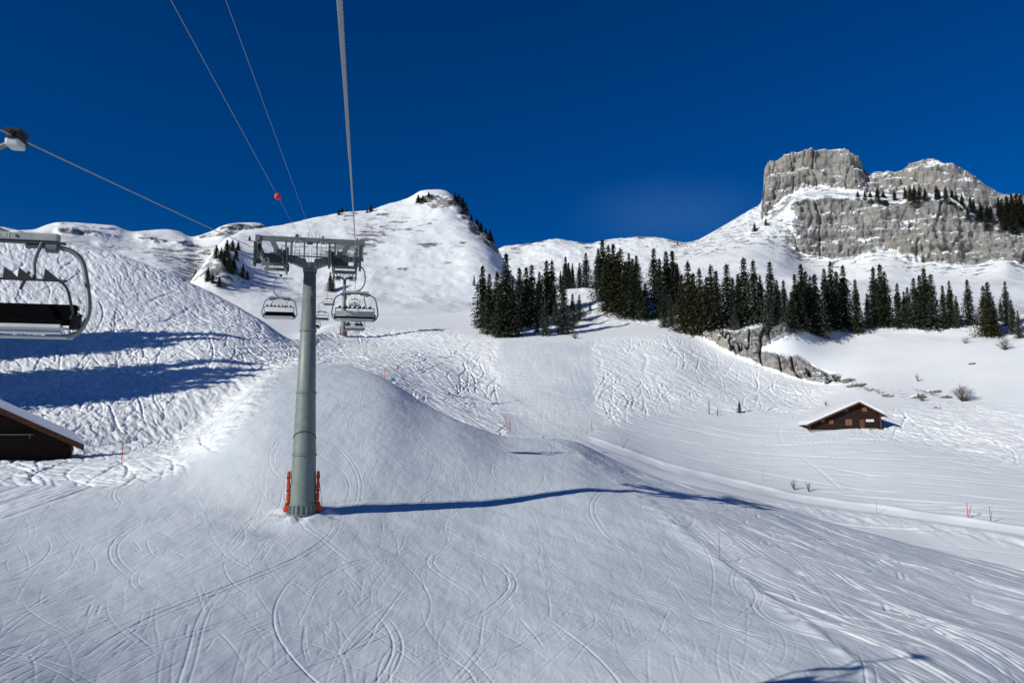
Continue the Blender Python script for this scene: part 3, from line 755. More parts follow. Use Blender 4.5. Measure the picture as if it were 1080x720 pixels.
# ------------------------------------------------------------------ object helpers
def tag(o, label=None, cat=None, group=None, kind=None):
    if label: o['label'] = label
    if cat: o['category'] = cat
    if group: o['group'] = group
    if kind: o['kind'] = kind
    return o

def thing(name, label, cat, loc=(0, 0, 0), rz=0, group=None):
    o = bpy.data.objects.new(name, None); C.objects.link(o)
    o.location = loc; o.rotation_euler = (0, 0, rz); o.empty_display_size = .3
    return tag(o, label, cat, group)

def obj(name, bm, mats, parent=None, smooth=False):
    me = bpy.data.meshes.new(name)
    bmesh.ops.recalc_face_normals(bm, faces=bm.faces[:]) if len(bm.faces) < 20000 else None
    if smooth:
        for f in bm.faces: f.smooth = True
    bm.to_mesh(me); bm.free()
    for m in (mats if isinstance(mats, (list, tuple)) else [mats]): me.materials.append(m)
    o = bpy.data.objects.new(name, me); C.objects.link(o)
    if parent: o.parent = parent
    return o

def copy_tree(o, parent=None):
    c = o.copy(); C.objects.link(c)
    if parent: c.parent = parent
    for ch in list(o.children): copy_tree(ch, c)
    return c

def add_box(bm, c, s, rot=None, bev=0.0):
    r = bmesh.ops.create_cube(bm, size=1)
    vs = r['verts']
    bmesh.ops.scale(bm, verts=vs, vec=s)
    if bev:
        es = list({e for v in vs for e in v.link_edges})
        rr = bmesh.ops.bevel(bm, geom=es, offset=bev, segments=2, affect='EDGES', profile=.7)
        vs = list({v for f in rr['faces'] for v in f.verts} | {v for v in vs if v.is_valid})
    if rot is not None: bmesh.ops.rotate(bm, verts=vs, cent=(0, 0, 0), matrix=rot.to_matrix() if hasattr(rot, 'to_matrix') else rot)
    bmesh.ops.translate(bm, verts=vs, vec=c)
    return vs

def add_tube(bm, pts, rad, seg=10, cap=True):
    pts = [Vector(p) for p in pts]
    rads = rad if isinstance(rad, (list, tuple)) else [rad] * len(pts)
    rings = []; up = None
    for i, p in enumerate(pts):
        if i == 0: t = pts[1] - p
        elif i == len(pts) - 1: t = p - pts[i - 1]
        else: t = (pts[i + 1] - p).normalized() + (p - pts[i - 1]).normalized()
        t.normalize()
        if up is None: up = Vector((0, 0, 1)) if abs(t.z) < .9 else Vector((1, 0, 0))
        a = t.cross(up); 
        if a.length < 1e-4: a = t.cross(Vector((0, 1, 0)))
        a.normalize(); b = a.cross(t).normalized(); up = b
        rings.append([bm.verts.new(p + (a * math.cos(2 * math.pi * k / seg) + b * math.sin(2 * math.pi * k / seg)) * rads[i]) for k in range(seg)])
    for r0, r1 in zip(rings, rings[1:]):
        for k in range(seg):
            bm.faces.new((r0[k], r0[(k + 1) % seg], r1[(k + 1) % seg], r1[k]))
    if cap:
        bm.faces.new(rings[0][::-1]); bm.faces.new(rings[-1])

def add_bar(bm, a, b, w, h=None, bev=0.0):
    """rectangular bar from a to b"""
    a, b = Vector(a), Vector(b); d = b - a
    q = d.to_track_quat('X', 'Z')
    add_box(bm, (a + b) / 2, (d.length, w, h or w), q, bev)

def bezier(pts, n=8):
    """catmull-rom through points"""
    P = [Vector(p) for p in pts]; P = [2 * P[0] - P[1]] + P + [2 * P[-1] - P[-2]]
    out = []
    for i in range(1, len(P) - 2):
        for k in range(n):
            t = k / n; p0, p1, p2, p3 = P[i - 1:i + 3]
            out.append(.5 * ((2 * p1) + (-p0 + p2) * t + (2 * p0 - 5 * p1 + 4 * p2 - p3) * t * t + (-p0 + 3 * p1 - 3 * p2 + p3) * t ** 3))
    out.append(P[-2]); return out

# ------------------------------------------------------------------ spruces
def crown_mesh(seed, snow=0.12, lean=0.0, width=0.17, bare=0.03, brown=False):
    """a spruce crown one unit tall: whorls of drooping boughs built from many small needle sprays"""
    r = random.Random(seed)
    V, Fc, MI = [], [], []
    nl = 42
    ph_bias = [r.uniform(0, 6.28) for _ in range(4)]
    def quad(c, d, w, up, mi):
        a = d.cross(up)
        if a.length < 1e-5: return
        a = a.normalized() * w
        i = len(V)
        V.extend([c - a * .5, c + a * .5, c + d + a * .25, c + d - a * .25]); Fc.append((i, i + 1, i + 2, i + 3)); MI.append(mi)
    for L in range(nl):
        t = bare + (1 - bare) * (L + r.uniform(-.3, .3)) / nl
        t = min(max(t, bare), .985)
        base_r = width * 1.22 * (1 - t) ** 1.0 * (1.0 if t > .12 else .82) + .006
        base_r *= r.uniform(.82, 1.12)
        nb = 10 if t < .75 else 6
        off = r.uniform(0, 6.28)
        for b in range(nb):
            if r.random() < .07: continue
            az = off + 6.283 * b / nb + r.uniform(-.25, .25)
            k = 1 + .22 * math.sin(az + ph_bias[0] + 5 * t) + .15 * math.sin(2 * az + ph_bias[1] - 9 * t)
            rad = base_r * k * r.uniform(.7, 1.2)
            droop = -.30 - .35 * (1 - t) + r.uniform(-.15, .15)
            if t > .9: droop = .1
            dirn = Vector((math.cos(az), math.sin(az), 0))
            ns = 6 if t < .8 else 3
            for s in range(ns):
                q = (s + .6) / ns
                p = dirn * rad * q + Vector((0, 0, t + droop * rad * q * (1.2 - .35 * q)))
                p += Vector((r.gauss(0, .007), r.gauss(0, .007), r.gauss(0, .006)))
                for z in range(3):
                    d = Vector((dirn.x + r.uniform(-.9, .9), dirn.y + r.uniform(-.9, .9), r.uniform(-.9, .15))).normalized() * r.uniform(.015, .034) * (1.1 - .45 * t)
                    mi = 0
                    w = r.uniform(.012, .026)
                    if z == 0 and r.random() < 1.7 * snow * (1.5 - t):
                        mi = 1; d.z = abs(d.z) * .1; w *= 1.25; d *= .9
                    quad(p, d, w, Vector((r.uniform(-.5, .5), r.uniform(-.5, .5), 1)), mi)
    for k in range(14):
        p = Vector((0, 0, .94 + .004 * k)); az = r.uniform(0, 6.28)
        quad(p, Vector((math.cos(az) * .012, math.sin(az) * .012, .022)), .010, Vector((math.cos(az + 1), math.sin(az + 1), .2)), 0)
    me = bpy.data.meshes.new('crown')
    me.from_pydata(V, [], Fc); me.materials.append(M['needle_b'] if brown else M['needle']); me.materials.append(M['treesnow'])
    me.polygons.foreach_set('material_index', MI); me.update()
    return me

CROWNS = [crown_mesh(1, .12, width=.17), crown_mesh(2, .20, width=.19), crown_mesh(3, .07, width=.155), crown_mesh(4, .32, width=.165),
          crown_mesh(5, .06, width=.20, brown=True), crown_mesh(6, .45, width=.15), crown_mesh(7, .05, width=.26, brown=True)]
CROWN_ADJ = ['dark green', 'snow-flecked', 'slim dark', 'snow-dusted', 'brownish green', 'snow-laden slender', 'broad brownish']
_bm = bmesh.new(); add_tube(_bm, [(0, 0, -.05), (0.002, 0, .1), (0, .002, .5), (0, 0, .96)], [.018, .014, .008, .002], 7)
TRUNK = bpy.data.meshes.new('trunk'); _bm.to_mesh(TRUNK); _bm.free(); TRUNK.materials.append(M['bark'])

def spruce(pos, h, var, rz, wide=1.0):
    o = bpy.data.objects.new('spruce_tree', None); C.objects.link(o)
    o.location = pos; o.rotation_euler = (0, 0, rz); o.scale = (h * wide, h * wide, h)
    for nm, me in (('trunk', TRUNK), ('crown', CROWNS[var])):
        c = bpy.data.objects.new(nm, me); C.objects.link(c); c.parent = o
    return o

ORD = ['first', 'second', 'third', 'fourth', 'fifth', 'sixth', 'seventh', 'eighth', 'ninth', 'tenth', 'eleventh', 'twelfth', 'thirteenth',
       'fourteenth', 'fifteenth', 'sixteenth', 'seventeenth', 'eighteenth', 'nineteenth', 'twentieth']
TENS = {2: 'twenty', 3: 'thirty', 4: 'forty'}
def ordinal(n):
    if n <= 20: return ORD[n - 1]
    if n % 10 == 0: return TENS[n // 10][:-1] + 'ieth'
    return TENS[n // 10] + '-' + ORD[n % 10 - 1]

def grove(spec, where, group, place, fat=1.0):
    """spec: (u, v_base, v_top, variant[, width]) for each tree as it shows in the photo"""
    made = []
    r = random.Random(len(spec) * 7)
    for s in spec:
        u, vb, vt, var = s[:4]; wide = s[4] if len(s) > 4 else r.uniform(.92, 1.12) * fat
        P = place(u, vb)
        dep_ = P.y * CP + P.z * SP
        h = max((vb - vt), 3) / F * dep_ * (1.03 if r.random() < .5 or fat > 1.2 else r.uniform(.74, .98))
        o = spruce(P - Vector((0, 0, .02 * h)), h, var, r.uniform(0, 6.28), wide)
        made.append((proj(P + Vector((0, 0, h)))[0], h, var, o))
    made.sort(key=lambda m: m[0])
    hs = sorted(m[1] for m in made)
    for i, (uu, h, var, o) in enumerate(made):
        size = 'small' if h <= hs[len(hs) // 4] else ('tall' if h >= hs[(3 * len(hs)) // 4] else 'medium-sized')
        pos = 'leftmost' if i == 0 else ('rightmost' if i == len(made) - 1 else ordinal(i + 1) + ' from the left')
        tag(o, f'{size} {CROWN_ADJ[var]} spruce, {pos} {where}', 'tree', group)
    return made

gp = lambda k0, k1: (lambda u, v: on_ground(u, v, k0, k1))
G1 = [(509,345,279,0),(516,352,288,2),(524,348,272,4),(534,354,266,0),(541,350,276,2),(548,346,283,1),(555,345,276,0),(561,342,281,1),(569,335,268,2),(577,332,260,0),(583,330,272,2),
      (575,354,314,3),(566,350,322,5),(594,352,290,3),(604,346,296,3),(611,338,300,1),(591,292,262,2),(597,292,257,0),(604,292,259,2),(611,293,262,0),(618,302,264,1),(600,300,272,3),(622,325,312,5),(528,356,300,0),(540,357,305,2),(586,345,318,5)]
grove(G1, 'left of the snow gully', 'spruces left of the snow gully', gp(7.4, 9.2), fat=1.14)
G2 = [(631,305,262,2),(636,316,253,0),(642,312,257,4),(648,326,258,2),(655,330,261,4),(661,333,270,0),(668,337,273,2),(675,338,284,0),(681,335,292,1),(672,312,263,1),(690,318,262,1),(697,334,272,1),(704,330,264,2),(710,322,260,0),(715,320,274,3),(652,308,260,0),(664,308,266,0),(701,345,300,0),(708,342,306,3),(640,328,272,0)]
grove(G2, 'right of the snow gully', 'spruces right of the snow gully', gp(7.4, 9.4), fat=1.14)
G3 = [(720,350,290,4),(727,354,279,4),(733,352,276,0),(739,350,282,4),(746,346,272,2),(751,344,278,4),(757,345,276,0),(763,344,280,4),(768,342,276,1),(774,342,274,3),(780,342,275,2),(786,338,268,1),(791,338,267,0),(797,340,274,1),(803,338,280,2),(808,338,274,0),(814,340,276,1),(821,340,281,2),(828,342,283,0),(834,342,277,3),(840,343,269,0),(847,342,276,2),(852,346,268,0),(857,348,279,2),(862,350,286,0),(812,350,305,3),(776,347,316,5),(744,352,300,4),(730,356,305,4),(836,350,308,1),(845,348,302,0)]
G3 = [t for i, t in enumerate(G3) if i not in (7, 12, 15, 19, 27)]
grove(G3, 'above the rock outcrop', 'spruces above the rock outcrop', gp(7.6, 9.0), fat=1.14)
G4 = [(872,344,277,2),(879,348,276,2),(885,346,280,1),(892,346,282,0),(899,350,286,0),(905,352,296,2),(924,345,284,3),(931,345,281,0),(936,346,288,2),(942,347,294,2),(949,347,300,0),(959,346,298,3),(966,346,296,1),(973,346,276,0),(978,347,284,2),(985,347,290,1),(991,347,287,3),(997,347,291,0),(1004,346,298,2),(1010,347,306,1),(1017,344,294,2),(1023,346,292,0),(1029,348,298,2),(1040,354,300,6,1.0),(1045,350,296,0),(1050,352,306,4),(1036,352,306,4),(1063,344,297,5),(1069,350,306,5),(1075,356,318,5),(867,350,328,5),(916,348,308,5),(955,345,310,5),(1057,340,312,5)]
G4 = [t for i, t in enumerate(G4) if i not in (4, 9, 16, 20, 22, 26)]
grove(G4, 'in the row above the hut', 'spruces above the hut on the right', gp(7.6, 9.0), fat=1.14)
# the steep wood on top of the great cliff
pe = lambda a, b: (lambda u, v: on_grid(cliffG, u, v, a, b))
G5 = [(905,209,199,0),(912,210,200,2),(918,212,199,0),(926,212,197,2),(932,213,199,0),(934,222,210,1),(944,211,200,2),(955,210,197,0),(960,212,196,4),(965,212,193,2),(970,212,196,0),(976,211,197,2),(988,210,195,2),(990,208,199,0),(998,212,198,0),(1004,214,199,2),(1009,216,202,0),(1015,221,204,2),(1024,221,207,0),(1028,225,210,2),(1035,232,213,0),(1031,233,219,1),(1042,234,216,2),(1046,232,218,0),(1054,228,209,2),(1058,234,209,4),(1064,238,206,0),(1069,236,204,2),(1074,240,203,4),(1079,240,204,0),(1060,244,222,0),(1070,248,224,2),(1041,246,228,1),(1021,232,219,1),(834,247,238,1),(836,240,232,5)]
grove(G5, 'on the cliff ledge', 'trees on the cliff ledge', pe(2.9, 4.6), fat=1.55)
G6 = [(436,210,203,0),(441,211,202,2),(446,209,202,4),(452,207,201,2),(476,212,204,0),(480,214,205,2),(484,218,206,0),(488,222,210,2),(491,228,214,0),(497,234,227,2),(503,241,231,0),(507,246,235,2),(512,250,240,0),(517,256,243,2),(519,260,249,0)]
grove(G6, 'on the pointed snow peak', 'trees on the pointed snow peak', lambda u, v: on_grid(peakG, u, v, 3.4, 4.1), fat=1.9)
G7 = [(357,228,221,2),(361,228,218,0),(366,227,220,2),(391,224,215,0),(387,225,220,1)]
grove(G7, 'on the peak shoulder', 'trees on the shoulder of the peak', lambda u, v: on_grid(peakG, u, v, 3.5, 4.05), fat=1.7)
G8 = [(228,272,258,4),(233,274,260,0),(239,270,252,0),(245,262,250,4),(236,280,265,2),(241,284,268,0),(246,284,270,4),(249,272,259,0),(243,290,274,0),(256,292,277,1),(261,294,284,5),(219,300,285,0),(224,302,291,2),(231,306,294,0),(206,294,284,0),(263,255,249,0),(251,262,252,2)]
grove(G8, 'behind the left slope', 'trees on the bank behind the left slope', lambda u, v: on_grid(peakG, u, v, 1.2, 4.0), fat=1.75)
G9 = [(348,302,282,0),(351,303,288,4)]
grove(G9, 'behind the lift tower', 'pair of trees behind the tower', lambda u, v: on_grid(peakG, u, v, 0.5, 3.0), fat=1.35)
G10 = [(715,258,252,0),(760,262,256,2),(775,258,254,0),(742,263,259,2),(724,262,257,0),(774,254,251,1),(731,248,245,0)]
grove(G10, 'below the far crest', 'trees below the far snow crest', lambda u, v: on_grid(crestG, u, v, 1.5, 3.0))
def lone(u, vb, vt, var, place, label, wide=1.0):
    P = place(u, vb); h = (vb - vt) / F * (P.y * CP + P.z * SP)
    o = spruce(P, h, var, 1.0, wide); tag(o, label, 'tree', 'small spruces on the open snow'); return o
lone(780, 435, 422, 5, gp(5.5, 8), 'tiny snow-laden spruce on the open slope beside two thin posts', 1.5)
lone(872, 348, 331, 3, gp(7, 9), 'small dusted spruce standing alone at the snow edge left of the row', 1.1)
lone(500, 300, 288, 5, lambda u, v: on_grid(peakG, u, v, 0.5, 3.0), 'faint small snow-laden spruce low on the pointed peak')

# trees outside the picture whose shadows fall across the left slope
ZALL = GZ
def caster(u, v, s0, fat, k0=4, k1=8.3):
    P = on_ground(u, v, k0, k1)
    sx, sy = SUN_DIR.x, SUN_DIR.y; n = math.hypot(sx, sy); sx /= n; sy /= n
    x, y = P.x + sx * s0, P.y + sy * s0
    z = ground_z(x, y); h = P.z + s0 * math.tan(SUN_EL) - z
    return x, y, z, h, fat
SHT = [(212,353,74),(192,356,66),(168,357,62),(150,362,60),(100,362,70),
       (252,383,78),(240,389,72),(228,395,76),(205,392,66),(200,402,62),(180,408,60),(172,398,70),(150,411,60),(140,402,72),(118,408,66),(100,400,80),(60,406,74)]
k_ = 0
for u, v, s0 in SHT:
    x, y, z, h, f = caster(u + 26, v, s0, 1.5)
    if h < 6: h = 6
    o = spruce(Vector((x, y, z - .3)), min(h * 1.06, 42), k_ % 3, k_ * 1.3, 1.15); k_ += 1
    tag(o, f'tall dark spruce outside the picture, {ordinal(k_)} of the wood beside the left slope', 'tree', 'wood beside the left slope')

# ------------------------------------------------------------------ bare bushes, stones
def bush(P, h, w, seed, label, n=46):
    r = random.Random(seed); bm = bmesh.new()
    for i in range(n):
        az = r.uniform(0, 6.28); sp = r.uniform(.1, 1)
        tip = Vector((math.cos(az) * w * sp * .5, math.sin(az) * w * sp * .5, h * r.uniform(.55, 1) * (1.15 - .5 * sp)))
        mid = tip * .5 + Vector((r.gauss(0, .05) * w, r.gauss(0, .05) * w, .08 * h))
        add_tube(bm, [(0, 0, -.1), mid, tip], [.035, .022, .008], 4, False)
        for k in range(3):
            t2 = mid.lerp(tip, r.uniform(.1, .9)); add_tube(bm, [t2, t2 + Vector((r.gauss(0, .12) * w, r.gauss(0, .12) * w, r.uniform(.05, .25) * h))], [.018, .006], 3, False)
    o = obj('bush', bm, M['twig']); o.location = P
    return tag(o, label, 'bush', 'bare bushes poking out of the snow')
bush(on_ground(1015, 423, 5, 8), 3.8, 6.0, 1, 'largest bare bush, alone on the open snow right of the wooden hut', 90)
bush(on_ground(1060, 369, 6, 8.8), 3.2, 4.5, 2, 'bare twiggy bush below the right end of the tree row', 60)
bush(on_ground(1018, 362, 6, 8.8), 2.0, 3.2, 3, 'faint small bare bush just below the tree row', 24)
bush(on_ground(972, 423, 5, 8.5), 1.6, 2.2, 4, 'low bare bush among the stones above the wooden hut', 24)
bush(on_ground(968, 402, 5, 8.5), 2.2, 1.4, 5, 'thin upright bare bush high above the wooden hut', 16)
bush(on_ground(871, 428, 5, 8.5), 1.2, 1.2, 6, 'tiny bare bush sticking out just above the hut roof', 14)
bush(on_ground(838, 516, 4.3, 6.5), 1.6, 1.6, 8, 'sparse dry twigs standing in the smooth snow above the white bank', 12)
bush(on_ground(853, 518, 4.3, 6.5), 1.5, 1.4, 9, 'sparse dry twigs, the right-hand clump above the white bank', 12)
bush(on_ground(606, 357, 7, 8.8), 1.7, 3.6, 10, 'dark windblown stub of a bush at the top edge of the groomed strip', 40)

def stone(P, s, seed, label, flat=.6):
    bm = bmesh.new(); bmesh.ops.create_icosphere(bm, subdivisions=3, radius=1)
    for v in bm.verts:
        c = v.co; k = 1 + .5 * float(fbm3(np.array([c.x * 1.3]), np.array([c.y * 1.3]), np.array([c.z * 1.3]), 3, seed)[0])
        v.co = Vector((c.x * k * s[0], c.y * k * s[1], c.z * k * s[2]))
    o = obj('boulder', bm, M['boulder']); o.location = P
    return tag(o, label, 'rock', 'rocks poking out of the snow')
m_, n_, l_, b_ = new_mat('boulder_rock')
tc_ = n_.new('ShaderNodeTexCoord'); nz_ = n_.new('ShaderNodeTexNoise'); nz_.inputs['Scale'].default_value = 1.4; nz_.inputs['Detail'].default_value = 9
l_.new(tc_.outputs['Object'], nz_.inputs['Vector'])
ge_ = n_.new('ShaderNodeNewGeometry'); se_ = n_.new('ShaderNodeSeparateXYZ'); l_.new(ge_.outputs['Normal'], se_.inputs[0])
ad_ = n_.new('ShaderNodeMath'); ad_.operation = 'ADD'; l_.new(se_.outputs['Z'], ad_.inputs[0]); l_.new(nz_.outputs['Fac'], ad_.inputs[1])
mr_ = n_.new('ShaderNodeMapRange'); mr_.inputs[1].default_value = 1.12; mr_.inputs[2].default_value = 1.2; l_.new(ad_.outputs[0], mr_.inputs[0])
cr_ = n_.new('ShaderNodeValToRGB'); cr_.color_ramp.elements[0].color = (.09, .085, .08, 1); cr_.color_ramp.elements[1].color = (.30, .285, .26, 1)
cr_.color_ramp.elements[0].position = .35; cr_.color_ramp.elements[1].position = .65; l_.new(nz_.outputs['Fac'], cr_.inputs[0])
mx_ = n_.new('ShaderNodeMix'); mx_.data_type = 'RGBA'; l_.new(mr_.outputs[0], mx_.inputs[0]); l_.new(cr_.outputs[0], mx_.inputs[6]); mx_.inputs[7].default_value = (.85, .86, .88, 1)
l_.new(mx_.outputs[2], b_.inputs['Base Color']); b_.inputs['Roughness'].default_value = .9
bp_ = n_.new('ShaderNodeBump'); bp_.inputs['Distance'].default_value = .3; l_.new(nz_.outputs['Fac'], bp_.inputs['Height']); l_.new(bp_.outputs[0], b_.inputs['Normal'])
M['boulder'] = m_
for i, (u, v, w, h, lab) in enumerate([
        (968, 419, 1.6, 1.0, 'largest grey boulder in the snow above the wooden hut'),
        (905, 406, 2.6, .8, 'flat snow-capped rock left of the line of stones above the hut'),
        (918, 411, 1.0, .5, 'small dark rock just above the hut ridge, left of two'),
        (936, 418, 1.2, .7, 'dark rock on the slope right above the hut roof'),
        (985, 413, 1.5, .6, 'low rock in the stone line right of the boulder'),
        (998, 419, 1.3, .6, 'last low rock at the right end of the stone line'),
        (988, 430, .8, .4, 'tiny rock below the right end of the stone line'),
        (1025, 384, 1.1, .4, 'thin dark rock on the bare snowfield above the largest bush'),
        (1068, 292, 1.4, .7, 'dark rock under the cliff near the right trees') ,
        (895, 402, 2.0, .9, 'snow-topped rock at the right tip of the rock outcrop')]):
    if v < 300: continue
    P = on_ground(u, v, 5.2, 8.9); stone(P, (w, w * .8, h), i + 3, lab)

# ------------------------------------------------------------------ marker poles along the piste
def pole(u, v, h, label, k0, k1, mat='red', tilt=(0, 0), rad=.05, second=None, name='piste_pole', cat='pole'):
    P = on_ground(u, v, k0, k1); bm = bmesh.new()
    top = Vector((tilt[0], tilt[1], h))
    add_tube(bm, [(0, 0, -.3), top * .5, top], [rad, rad, rad * .85], 8)
    add_tube(bm, [top, top * 1.012], [rad * 1.25, rad * 1.25], 8)
    o = obj(name, bm, M[mat]); o.location = P
    return tag(o, label, cat, 'poles and stakes in the snow')
pole(128, 491, 2.0, 'red marker pole standing in the snow right of the barn', -1, 4, rad=.045)
pole(406, 400, 2.2, 'red piste pole with crossed top on the left edge of the piste hump', 4, 6.5, rad=.07)
pole(538, 458, 2.4, 'red piste pole at the lower left corner of the groomed strip', 3.9, 6, rad=.07)
pole(535, 453, 2.2, 'second leaning red pole at the lower left corner of the groomed strip', 3.9, 6, tilt=(-.4, 0), rad=.06)
pole(624, 453, 1.8, 'thin red pole at the lower right corner of the groomed strip', 4, 6.5, rad=.05)
pole(656, 473, 1.9, 'upright red stake of the crossed pair beside the snow bank', 4.2, 6.5, rad=.045)
pole(656, 473, 1.6, 'leaning dark stake of the crossed pair beside the snow bank', 4.2, 6.5, 'darksteel', (1.1, 0), rad=.035)
pole(1021, 547, 1.9, 'upright red stake of the V-shaped pair by the bank', 4.2, 6.5, rad=.05)
pole(1021, 547, 1.5, 'leaning red stake of the V-shaped pair by the bank', 4.2, 6.5, 'red', (.55, 0), rad=.05)
pole(1045, 552, 1.8, 'thin grey stake right of the V-shaped red pair', 4.2, 6.5, 'darksteel', rad=.03)
pole(1045, 552, 1.3, 'short leaning grey stake right of the V-shaped red pair', 4.2, 6.5, 'darksteel', (.3, 0), rad=.025)
pole(805, 507, 1.9, 'thin grey rod standing in the smooth snow above the white bank', 4.2, 6.5, 'galv', rad=.025)
pole(925, 541, 1.6, 'thin grey rod standing right beside the white bank', 4.2, 6.5, 'galv', rad=.025)
pole(759, 592, 1.7, 'thin grey rod on the rough right edge of the piste', 0, 3.2, 'galv', rad=.018)
pole(748, 437, 2.9, 'taller dark fence post left of the tiny spruce', 5, 8, 'wood', rad=.10, name='fence_post', cat='post')
pole(757, 438, 1.6, 'shorter dark fence post left of the tiny spruce', 5, 8, 'wood', (.1, 0), rad=.09, name='fence_post', cat='post')
pole(340, 531, 2.6, 'thin grey measuring rod leaning beside the lift mast', 1, 3, 'darksteel', (-.45, .1), rad=.016)

# ------------------------------------------------------------------ the lift line
D2 = Vector((-0.206, 0.978, 0)); L2 = Vector((0.978, 0.206, 0))
LRZ = math.atan2(0.206, 0.978)
MZ = MB.z
TB = Vector((MB.x, MB.y, MZ - .1))
T_T = TB.dot(D2)
HALF = 3.3
ROPE_H = 18.75           # rope height on the sheaves above the mast foot
TOWER_ROPE_Z = TB.z + ROPE_H
T2 = 250.0
P2 = D2 * T2 + L2 * TB.dot(L2)
Z2 = 49.5
def rope_z(t, side):
    if t <= T_T:
        s = T_T - t
        return TOWER_ROPE_Z - (.190 if side > 0 else .1785) * s + .00010 * s * (s - 10)
    s = min(t, T2) - T_T; b = (Z2 - TOWER_ROPE_Z - .06 * (T2 - T_T)) / (T2 - T_T) ** 2
    z = TOWER_ROPE_Z + .06 * s + b * s * s
    return z + max(0, t - T2) * .2
def rope_pt(t, side):
    lat = TB.dot(L2) + side * HALF
    if side > 0 and t < T_T: lat += -.27 * (1 - t / T_T)
    p = D2 * t + L2 * lat
    return Vector((p.x, p.y, rope_z(t, side)))

k_w = lambda y: (y + 2.2) * 2.5
def lift_tower():
    t = thing('lift_tower', 'grey-green steel chairlift mast with orange padding at its foot', 'lift tower', TB, LRZ, 'chairlift towers')
    # mast in flanged sections
    bm = bmesh.new(); H = 17.6
    add_tube(bm, [(0, 0, -1), (0, 0, 0), (0, 0, 4.2), (0, 0, 8.6), (0, 0, H)], [.96, .94, .81, .67, .43], 40)
    obj('mast', bm, M['mast'], t, False)
    for f in t.children[0].data.polygons: f.use_smooth = len(f.vertices) == 4
    for z, r in ((.75, .925), (4.2, .815), (8.6, .675), (13.1, .56), (H - .15, .44)):
        bm = bmesh.new(); add_tube(bm, [(0, 0, z - .05), (0, 0, z + .05)], [r + .05, r + .05], 36)
        for k in range(24):
            a = k / 24 * 2 * math.pi; add_tube(bm, [(math.cos(a) * (r + .03), math.sin(a) * (r + .03), z - .09), (math.cos(a) * (r + .03), math.sin(a) * (r + .03), z + .09)], .02, 6)
        obj('flange', bm, M['mast'], t)
    # ribs of the foot collar
    bm = bmesh.new(); add_tube(bm, [(0, 0, .02), (0, 0, .12)], [1.08, 1.08], 36)
    for k in range(20):
        a = k / 20 * 2 * math.pi; add_bar(bm, (math.cos(a) * .98, math.sin(a) * .98, .1), (math.cos(a) * .98, math.sin(a) * .98, .66), .06, .10)
    obj('foot_collar', bm, M['mast'], t)
    # bowed welded seam loop seen on the shaft
    bm = bmesh.new()
    add_tube(bm, [(math.sin(a) * .80, -math.cos(a) * .80, 5.3 + .55 * math.cos(a)) for a in np.linspace(-1.5, 1.5, 24)], .025, 6)
    obj('cable_strap', bm, M['darksteel'], t)
    # orange pads left and right
    for s in (-1, 1):
        bm = bmesh.new()
        n = 14
        for k in range(n):
            z0 = .25 + 2.75 * k / n; bulge = .04 * math.sin(k * 1.7)
            add_box(bm, (s * (1.01 + .12 * max(0, 1 - k / 3)), -.05 + bulge * .3, z0 + .11), (.20 + bulge + (.1 if k < 3 else 0), .6, .24), None, .06)
        obj('padding', bm, M['orange'], t)
        bm = bmesh.new()
        for z in (.8, 1.7, 2.6): add_box(bm, (s * 1.02, -.05, z), (.26, .66, .05))
        obj('strap', bm, M['rubber'], t.children[-1])
    # ladder up the back of the mast
    bm = bmesh.new()
    for s in (-.2, .2): add_tube(bm, [(s, 1.15, 1.2), (s, .62, H)], .025, 6)
    for k in range(54):
        z = 1.4 + k * .3; y = 1.15 - .53 * (z - 1.2) / (H - 1.2); add_tube(bm, [(-.2, y, z), (.2, y, z)], .014, 5)
    obj('ladder', bm, M['galv'], t)
    # tapered cross-arm
    bm = bmesh.new()
    add_box(bm, (0, 0, H + .25), (.95, .75, .5), None, .04)
    for s in (-1, 1):
        a = [(s * .3, -.32, H + .02), (s * .3, .32, H + .02), (s * .3, .32, H + .72), (s * .3, -.32, H + .72)]
        b = [(s * 1.75, -.25, H + .62), (s * 1.75, .25, H + .62), (s * 1.75, .25, H + 1.05), (s * 1.75, -.25, H + 1.05)]
        c = [(s * 3.35, -.2, H + .75), (s * 3.35, .2, H + .75), (s * 3.35, .2, H + 1.05), (s * 3.35, -.2, H + 1.05)]
        A_ = [bm.verts.new(p) for p in a]; B_ = [bm.verts.new(p) for p in b]; C_ = [bm.verts.new(p) for p in c]
        for P_, Q_ in ((A_, B_), (B_, C_)):
            for k in range(4): bm.faces.new((P_[k], P_[(k + 1) % 4], Q_[(k + 1) % 4], Q_[k]))
        bm.faces.new(A_); bm.faces.new(C_)
    obj('cross_arm', bm, M['galv'], t)
    # gantry beam above, with end drops and diagonal struts
    bm = bmesh.new(); ZT = 19.78
    add_box(bm, (0, 0, ZT), (7.7, .34, .34), None, .02)
    for s in (-1, 1):
        add_box(bm, (s * 3.72, 0, ZT - .02), (.34, .5, .42), None, .02)
        add_box(bm, (s * 3.62, 0, ZT - .72), (.34, .34, 1.1), None, .03); add_box(bm, (s * 3.62, 0, ZT - 1.3), (.46, .46, .12), None, .02)
        add_box(bm, (s * 1.35, 0, ZT - .95), (.14, .2, 1.7), None, .01)
        add_tube(bm, [(s * .45, 0, ZT - 2.3), (s * .45, 0, ZT)], .05, 8); add_box(bm, (s * 1.75, 0, ZT - 1.0), (.12, .2, 1.7), None, .01)
    obj('gantry', bm, M['galv'], t)
    for s in (-1, 1):
        bm = bmesh.new(); add_bar(bm, (s * 2.75, 0, ZT - .1), (s * 1.75, 0, ZT - 1.95), .34, .36, .02); obj('strut', bm, M['galv'], t)
